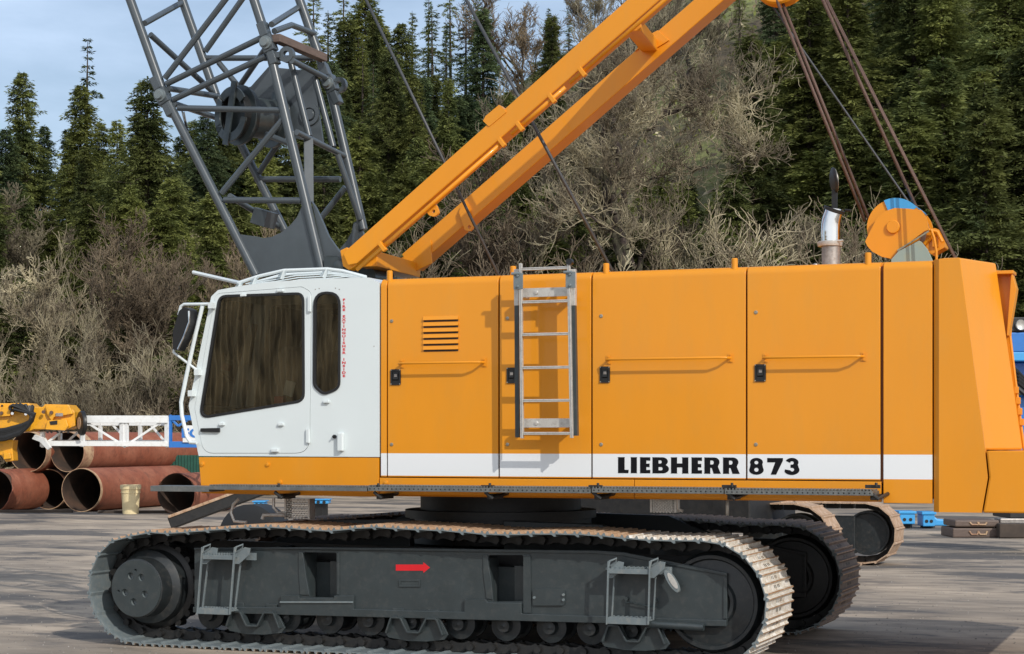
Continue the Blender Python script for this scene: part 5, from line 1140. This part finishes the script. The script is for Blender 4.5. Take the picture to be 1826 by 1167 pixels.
pipe(314, 874, 37, 52, 3.5, 'rusty pipe with ragged end nearest the crane cab', 14, rimw=.06, rough=.25, rim='rust')
# timbers under the pipes
for px, D, lb in ((60, 53.4, 'dark timber bearer under the left pipes'), (235, 53.0, 'dark timber bearer lying behind the cream bucket')):
    a = W(px-60, D); b = W(px+70, D); mb = MB(); mb.bar(a+Vector((0, 0, .04)), b+Vector((0, 0, .04)), .14, .08); tag(mb.build('timber_bearer', M['bark'], None, bevel=.01), lb, 'timber')
# bucket
c = W(233, 52.5); k = 52.5/F; bk = thing('bucket', c, 'cream plastic bucket with lid standing in front of the pipes', 'bucket')
mb = MB(); h = 52*k; mb.lathe(c, (0, 0, 1), [(0, 0), (0, 14*k), (h*.72, 16.3*k), (h*.72, 17.3*k), (h*.76, 17.3*k), (h*.76, 16.6*k), (h*.85, 17*k)], 32); mb.build('bucket_body', M['cream'], bk)
mb = MB(); mb.lathe(c, (0, 0, 1), [(h*.85, 17.2*k), (h*.85, 18.4*k), (h*.95, 18.6*k), (h, 18*k), (h, 16*k), (h*.98, 15*k), (h*.98, 0)], 32); mb.build('lid', M['cream'], bk)
mb = MB(); 
for i in range(5): mb.box((c.x-.11+(i % 2)*.02, c.y-15.9*k, c.z+h*(.30+i*.08)), (c.x-.02-(i % 2)*.03, c.y-15.7*k, c.z+h*(.33+i*.08)))
# white truss (drill leader) on the pipes
DT = 50.0
def TW(x, y, d=0): return WP(x, y, DT+d)
tr = thing('truss_section', TW(180, 800), 'white steel truss section lying on top of the pipes', 'steel truss')
M['twhite'] = mat('truss_white', (.74, .75, .74), .45, var=.05, scale=3, dirt=(.45, .38, .3), dirtamt=.35)
def tb(p, q, r, ht=None, name='truss_bar', par=None, m='twhite'):
    mb = MB(); mb.bar(p, q, r*DT/F, (ht or r)*DT/F); mb.build(name, M[m], par or tr, bevel=.006)
dd = .9
tb(TW(150, 748), TW(300, 748), 12, 13, 'top_chord'); tb(TW(75, 791), TW(300, 792), 8, 9, 'bottom_chord'); tb(TW(150, 756, dd), TW(300, 756, dd), 6, 7, 'top_chord'); tb(TW(75, 788, dd), TW(300, 788, dd), 6, 6, 'bottom_chord')
for x in (76, 147, 225, 218, 298): tb(TW(x, 744 if x > 100 else 770), TW(x, 797), 6, 8, 'post')
for x in (107, 179, 250): tb(TW(x, 752, dd), TW(x, 792, dd), 6, 6, 'post')
for a in ((152, 752, 213, 790, 0), (82, 791, 118, 764, 0), (120, 788, 160, 752, dd), (195, 752, 232, 790, dd), (232, 790, 292, 750, 0), (262, 750, 296, 790, dd)): tb(TW(a[0], a[1], a[4]), TW(a[2], a[3], a[4]), 4, 4, 'diagonal')
for x, y in ((147, 744), (222, 744), (222, 796), (76, 796), (298, 744), (298, 796)): tb(TW(x, y), TW(x, y, dd), 5, 5, 'cross_bar')
mb = MB(); mb.prism([(0, 0), (.3, -.1), (.5, -.35), (.4, -.42), (.15, -.2), (-.1, -.12)], 0, .08); cc = TW(62, 775, -.1)
for i in range(len(mb.v)): mb.v[i] = tuple(Vector(mb.v[i])+cc)
mb.build('end_hook', M['twhite'], tr, bevel=.01)
# blue truss section behind the cab front, with lettering plate
bt = thing('truss_section', TW(340, 800), 'blue steel truss section with white plate, half hidden by the white cab', 'steel truss')
for a in ((302, 746, 420, 746, 7, 8), (302, 793, 430, 793, 7, 11)): tb(TW(a[0], a[1]), TW(a[2], a[3]), a[4], a[5], 'chord', bt, 'blue')
tb(TW(302, 745, dd), TW(420, 745, dd), 6, 8, 'chord', bt, 'blue'); tb(TW(302, 793, dd), TW(430, 793, dd), 6, 8, 'chord', bt, 'blue')
for x in (304, 420): tb(TW(x, 742), TW(x, 797), 5, 5, 'post', bt, 'blue'); tb(TW(x, 742), TW(x, 742, dd), 4, 4, 'post', bt, 'blue')
tb(TW(304, 746), TW(318, 760), 4, 4, 'diagonal', bt, 'blue'); tb(TW(318, 760), TW(340, 746), 4, 4, 'diagonal', bt, 'blue')
mb = MB(); a = TW(326, 788, -.1); b = TW(400, 759, -.1); mb.bar(TW(326, 774, -.1), TW(400, 774, -.1), .02, 30*DT/F); pl_ = mb.build('sign_plate', M['twhite'], bt)
q = text('ECO', 22*DT/F, M['blue'], 'plate_lettering', pl_, TW(352, 773.5, -.12), rx=PI/2, rz=YAW, sx=1.3, off=.012, ext=.002)
# yellow drill head with hoses
dh = thing('rotary_drill', TW(60, 770), 'yellow hydraulic drill head with black hoses lying on the truss at left edge', 'drill head')
def dpoly(l, d0, d1, m, name, par=None, bev=.02):
    mb = MB(); A = [WP(x, y, DT+d0) for x, y in l]; off = FWD*(d1-d0); n = len(A)
    tris = geometry.tessellate_polygon([[Vector((x, -y, 0)) for x, y in l]])
    vs = A+[a+off for a in A]; fs = [tuple(t) for t in tris]+[tuple(n+i for i in t) for t in tris]+[(i, (i+1) % n, n+(i+1) % n, n+i) for i in range(n)]
    mb.add(vs, fs); return mb.build(name, M[m], par or dh, bevel=bev)
M['drillyellow'] = mat('drill_yellow', (.78, .36, .012), .4, var=.06, scale=3, coat=.2, dirt=(.3, .16, .05), dirtamt=.4)
dpoly([(-60, 720), (50, 719), (58, 726), (76, 726), (80, 721), (122, 722), (133, 735), (134, 760), (118, 766), (60, 766), (50, 770), (-60, 772)], -.2, .7, 'drillyellow', 'gearbox')
dpoly([(80, 724), (124, 724), (130, 738), (96, 744), (92, 752), (84, 740)], -.32, -.2, 'drillyellow', 'housing')
dpoly([(84, 750), (118, 748), (122, 760), (116, 768), (80, 766)], -.34, -.2, 'drillyellow', 'housing')
dpoly([(-60, 728), (18, 726), (18, 742), (-60, 748)], -.34, -.2, 'drillyellow', 'housing')
dpoly([(88, 752), (102, 750), (102, 757), (90, 758)], -.36, -.34, 'black', 'opening', None, .0)
dpoly([(99, 737), (112, 737), (112, 743), (99, 743)], -.37, -.33, 'steel', 'valve_block', None, .01)
dpoly([(-60, 785), (24, 785), (22, 800), (24, 822), (10, 824), (2, 812), (-60, 812)], -.1, .4, 'drillyellow', 'lower_carriage')
dpoly([(6, 806), (18, 808), (20, 818), (6, 820)], -.2, -.1, 'drillyellow', 'lower_carriage')
mb = MB(); c = WP(141, 755, DT-.3); mb.lathe(c, FWD*.5+RGT*.86, [(0, 0), (0, .22), (.02, .31), (.05, .33), (.12, .33), (.12, 0)], 32); mb.build('black_disc', M['black'], dh)
mb = MB(); mb.lathe(c-(FWD*.5+RGT*.86)*.01, FWD*.5+RGT*.86, [(0, 0), (0, .16), (.02, .17)], 24); mb.build('disc_centre', M['rim'], dh)
rgh = random.Random(8); 
for i in range(12):
    x = 18+i*3.2; mb = MB(); y0 = 728+rgh.uniform(-4, 6); mb.tube([WP(x, y0, DT-.35), WP(x+5, y0-3, DT-.5), WP(62-i*.6, 738+i*.8, DT-.55), WP(58-i*.9, 750+i*1.1, DT-.5), WP(40-i*.5, 758+i*1.5, DT-.5), WP(10, 766+i*1.6, DT-.45), WP(-60, 774+i*1.7, DT-.4)], .05, 8); mb.build('hydraulic_hose', M['black'], dh)
for i in range(9):
    x = 20+i*4; mb = MB(); p = WP(x, 730+rgh.uniform(-3, 10), DT-.36); mb.lathe(p, -FWD, [(0, .04), (.12, .04), (.12, 0)], 8); mb.build('hose_fitting', M['chrome' if i % 2 else 'dark'], dh)
for x, y in ((78, 735), (92, 736), (3, 737)): mb = MB(); mb.lathe(WP(x, y, DT-.35), -FWD, [(0, .05), (.06, .045), (.06, 0)], 10); mb.build('red_cap', M['rustrope'], dh)
for x in (85, 92, 103, 110, 122, 4, 40, 58): mb = MB(); mb.lathe(WP(x, 771 if x > 60 else 724, DT-.22), -FWD, [(0, .03), (.04, .028), (.04, 0)], 8); mb.build('bolt', M['dark'], dh)
# green corrugated fence
mb = MB(); n = 120; A = W(260, 60); B = W(420, 60); h = 2.05-(812-787)*60/F
vs = []
for i in range(n+1):
    p = A.lerp(B, i/n)+FWD*(.04 if (i//2) % 2 else 0); vs += [(p.x, p.y, 0), (p.x, p.y, h)]
mb.add(vs, [(2*i, 2*i+2, 2*i+3, 2*i+1) for i in range(n)]); fo = mb.build('corrugated_fence', M['greenmetal'], None, recalc=False); tag(fo, 'low dark green corrugated steel fence between pipes and cab', 'fence')
sm_ = fo.modifiers.new('solid', 'SOLIDIFY'); sm_.thickness = .03
# --- second crawler machine behind (two tracks, tan shoes)
def far_track(xr, yb, D, L, label_root, name, idm='idler', y_top=None):
    Rr = (yb-y_top)/2*D/F; G0 = 0
    e = W(xr, D); ang = YAW; ux = Vector((math.cos(0), math.sin(0), 0)); cx = e.x-Rr; cy = e.y
    pts = []
    n = 14
    pts += [(cx+Rr*math.cos(PI/2-PI*i/n), Rr+Rr*math.sin(PI/2-PI*i/n)) for i in range(n+1)]
    pts += [(cx-L+Rr*math.cos(-PI/2-PI*i/n), Rr+Rr*math.sin(-PI/2-PI*i/n)) for i in range(n+1)]
    sp, LL = resample(pts, max(10, round((2*L+2*PI*Rr)/.24))); N = len(sp)-1; pit = LL/N; h2 = pit/2
    pr = [(-h2+.004, -.04), (-h2+.004, -.02), (-h2+.02, 0), (-h2+.035, 0), (-h2+.05, -.02), (h2-.02, -.02), (h2-.01, -.04)]
    m0 = MB(); m0.prism(pr, 0, .8); o = m0.build('track_shoe', M['shoe_tan'], None); me = o.data; bpy.data.objects.remove(o)
    mb = MB(); mb.lathe((cx, cy+.2, Rr), (0, 1, 0), [(0, 0), (0, Rr*.62), (-.05, Rr*.64), (-.05, Rr*.69), (.02, Rr*.7), (.3, Rr*.7)], 40); mb.build('idler_wheel', M[idm], label_root)
    mb = MB(); mb.prism([(cx-L, Rr*.35), (cx-.2, Rr*.35), (cx-.2, Rr*1.5), (cx-L, Rr*1.5)], cy+.12, cy+.7); fr = mb.build('track_frame', M['idler'], label_root, bevel=.01)
    ch = MB()
    for i in range(N):
        a, b = sp[i], sp[i+1]; c = (a+b)/2; t = (b-a).normalized(); nr = Vector((-t.y, t.x))
        vs = []
        for yy in (.28, .5):
            for x, z in ((-.1, -.04), (.1, -.04), (.1, -.13), (-.1, -.13)): vs.append((c.x+t.x*x+nr.x*z, cy+yy, c.y+t.y*x+nr.y*z))
        ch.add(vs, [(0,1,2,3),(7,6,5,4),(0,4,5,1),(1,5,6,2),(2,6,7,3),(3,7,4,0)])
    cho = ch.build('track_chain', M['dark'], label_root)
    for i in range(N):
        a, b = sp[i], sp[i+1]; c = (a+b)/2; t = (b-a).normalized(); nr = Vector((-t.y, t.x))
        q = bpy.data.objects.new('track_shoe', me); C.objects.link(q); q.parent = cho; q.matrix_local = Matrix(((t.x, 0, nr.x, c.x), (0, 1, 0, cy), (t.y, 0, nr.y, c.y), (0, 0, 0, 1)))
r2 = thing('tracked_undercarriage', W(1400, 30), 'second crawler undercarriage with tan shoes behind the crane, its idler showing under the yellow tail', 'crawler machine')
far_track(1601, 1008, 30.5, 2.0, r2, 'a', y_top=893); far_track(1487, 1040, 27, .8, r2, 'b', y_top=897)
mb = MB(); mb.box((W(1040, 28).x, W(1400, 28).y-1.9, .75), (W(1330, 26).x, W(1400, 28).y+1.0, 1.35)); mb.build('machine_frame', M['dark'], r2, bevel=.03)
# sloping track section under the cab
sl_ = thing('track_section', W(380, 36), 'worn track section propped at a slope behind the left end of the near track', 'track section')
mb = MB(); a = WP(308, 932, 34); b = WP(470, 872, 34); d = (b-a).normalized(); mb.bar(a, b, .7, .22)
mb.build('track_belt', M['dark'], sl_, bevel=.02)
for i in range(16):
    p = a+(b-a)*(i+.5)/16+Vector((0, 0, .12)); mb = MB(); mb.bar(p-d*.07, p+d*.06, .75, .05); mb.build('track_plate', M['shoe_tan'], sl_, bevel=.005)
mb = MB(); c = W(455, 38); mb.lathe(c+Vector((0, -.3, .05)), (0, 1, 0), [(0, 0), (0, .55), (.05, .72), (.6, .72), (.6, 0)], 40); tag(mb.build('dark_wheel', M['black'], None), 'black wheel half seen behind the left end of the near track', 'wheel')
# blue bits under the cab / under the tail
for (x0, y0, x1, y1, D, lb) in ((455, 893, 474, 903, 44, 'light blue steel box seen under the cab beside the mesh step'), (562, 890, 588, 898, 44, 'light blue steel plate seen under the cab right of the mesh step'), (1600, 911, 1627, 934, 44, 'light blue steel box with two bolt holes under the yellow tail'), (1641, 912, 1662, 938, 44, 'darker blue casting beside the rusty steel mats')):
    a = WP(x0, y1, D); w_ = (x1-x0)*D/F; h_ = (y1-y0)*D/F; root = thing('steel_box', a, lb, 'steel box')
    mb = MB(); mb.bar(a+Vector((0, 0, h_*.4)), a+RGT*w_+Vector((0, 0, h_*.4)), .6, h_*.8); mb.build('box_body', M['bluelight'], root, bevel=.02)
    mb = MB(); mb.bar(a-RGT*.03+Vector((0, 0, h_*.9)), a+RGT*(w_+.03)+Vector((0, 0, h_*.9)), .66, h_*.2); mb.build('box_lid', M['bluelight'], root, bevel=.01)
    mb = MB()
    for t in (.3, .7): mb.lathe(a+RGT*w_*t+Vector((0, 0, h_*.35))-FWD*.305, -FWD, [(0, 0), (0, .04), (.004, .04)], 12)
    mb.build('bolt_hole', M['black'], root)
    mb = MB(); mb.bar(W(x0, D)+RGT*.1, a+RGT*.1, .3, .3, up=(1, 0, 0)) if a.z > .35 else mb.box((a.x, a.y, 0), (a.x+.3, a.y+.3, max(a.z, .05))); mb.build('box_stand', M['dark'], root)
bc = thing('blue_casting', W(1680, 45.1), 'bright blue casting with sloping top on the ground left of the rusty mats', 'casting')
dpo = [(1645, 938), (1645, 914), (1660, 916), (1672, 926), (1688, 927), (1690, 938)]
A = [WP(x, y, 45.1) for x, y in dpo]; n = len(A); mb = MB(); mb.add(A+[a+FWD*.6 for a in A], [tuple(range(n)), tuple(range(2*n-1, n-1, -1))]+[(i, (i+1) % n, n+(i+1) % n, n+i) for i in range(n)]); mb.build('casting_body', M['bluelight'], bc, bevel=.03)
mb = MB(); mb.lathe(WP(1662, 930, 45.0), -FWD, [(0, .09), (.05, .08), (.05, 0)], 14); mb.build('casting_boss', M['bluelight'], bc)
# rusty steel mats
for k, (y0, y1, x0, x1, lb) in enumerate(((926, 938, 1692, 1770, 'upper brown steel mat of the pair under the counterweight'), (940, 957, 1688, 1776, 'lower brown steel mat lying on the ground under the counterweight'))):
    D = 40.1; a = WP(x0, y1, D); b = WP(x1, y1, D); h_ = (y1-y0)*D/F; root = thing('steel_mat', a, lb, 'steel mat', None)
    mb = MB(); mb.bar(a+Vector((0, 0, h_/2)), b+Vector((0, 0, h_/2)), 1.1, h_); mb.build('mat_slab', M['wood'], root, bevel=.03)
    for t in (.33, .5):
        p = a.lerp(b, t)-FWD*.56+Vector((0, 0, h_*.7)); mb = MB(); mb.tube([p, p+Vector((0, 0, -h_*.35))+RGT*.05, p+RGT*.17+Vector((0, 0, -h_*.35)), p+RGT*.2], .02, 6); mb.build('lifting_eye', M['rim'], root)
# shadow-side beams at right edge, gray long timber
mb = MB(); a = WP(1778, 930, 40); b = WP(1900, 930, 40); mb.bar(a, b, .5, .14); tag(mb.build('steel_beam', M['steel'], None, bevel=.02), 'pale steel beam lying right of the brown mats at the right edge', 'steel beam')
mb = MB(); a = W(1778, 39.5); b = W(1900, 39.5); mb.bar(a+Vector((0, 0, .16)), b+Vector((0, 0, .16)), .4, .3); tag(mb.build('timber_beam', M['bark'], None, bevel=.02), 'dark timber under the pale steel beam at the right edge', 'timber')
# blue machine at right edge
bm_ = thing('drill_rig', W(1850, 34), 'blue machine with gray top cut off by the right edge of the photo', 'drilling rig')
D = 34
def bx(x0, y0, x1, y1, m, name, d0=0, dep=1.2):
    a = WP(x0, y1, D+d0); w_ = (x1-x0)*D/F; h_ = (y1-y0)*D/F; mb = MB(); mb.bar(a+FWD*dep/2+Vector((0, 0, h_/2)), a+FWD*dep/2+RGT*w_+Vector((0, 0, h_/2)), dep, h_); return mb.build(name, M[m], bm_, bevel=.02)
bx(1796, 566, 1900, 592, 'dark', 'top_box'); bx(1790, 593, 1900, 628, 'blue', 'upper_body'); bx(1795, 628, 1900, 644, 'bluelight', 'body_band'); bx(1798, 646, 1900, 700, 'blue', 'engine_bay', .5); bx(1800, 705, 1900, 900, 'blue', 'lower_body'); bx(1800, 900, 1900, 925, 'dark', 'machine_track')
mb = MB(); mb.lathe(WP(1820, 580, D-.02), -FWD, [(0, .1), (.05, .09), (.03, .05), (.03, 0)], 18); mb.build('lamp', M['alu'], bm_)
for i in range(4): mb = MB(); mb.tube([WP(1800, 650+i*8, D), WP(1816, 665+i*6, D-.2), WP(1840, 690+i*5, D-.1), WP(1870, 700, D)], .04, 8); mb.build('hose', M['black'], bm_)
mb = MB(); mb.tube([WP(1800, 648, D-.1), WP(1812, 690, D-.2), WP(1830, 705, D-.2), WP(1870, 706, D-.2)], .05, 8); mb.build('hose', M['black'], bm_)
# corrugated shed far behind the camera: seen only as the reflection in the cab glass
M['shedwall'] = mat('weathered_shed_boards', (.12, .09, .05), .8, scale=1.0, col2=(.60, .47, .27), stretch=(3, 3, .6), mixlo=.35, mixhi=.65)
sc = Vector((-27, -46, 0)); mb = MB(); dr = Vector((-.34, .94, 0)); vs = []; n = 440
for i in range(n+1):
    p = sc+dr*(i-n/2)*.13+Vector((.94, .34, 0))*(.12 if i % 2 else 0); vs += [(p.x, p.y, 0), (p.x, p.y, 9.5)]
mb.add(vs, [(2*i, 2*i+2, 2*i+3, 2*i+1) for i in range(n)]); sh = mb.build('shed', M['shedwall'], None, recalc=False); tag(sh, 'brown board shed wall across the yard that reflects in the cab windows', 'shed')
sm_ = sh.modifiers.new('solid', 'SOLIDIFY'); sm_.thickness = .3
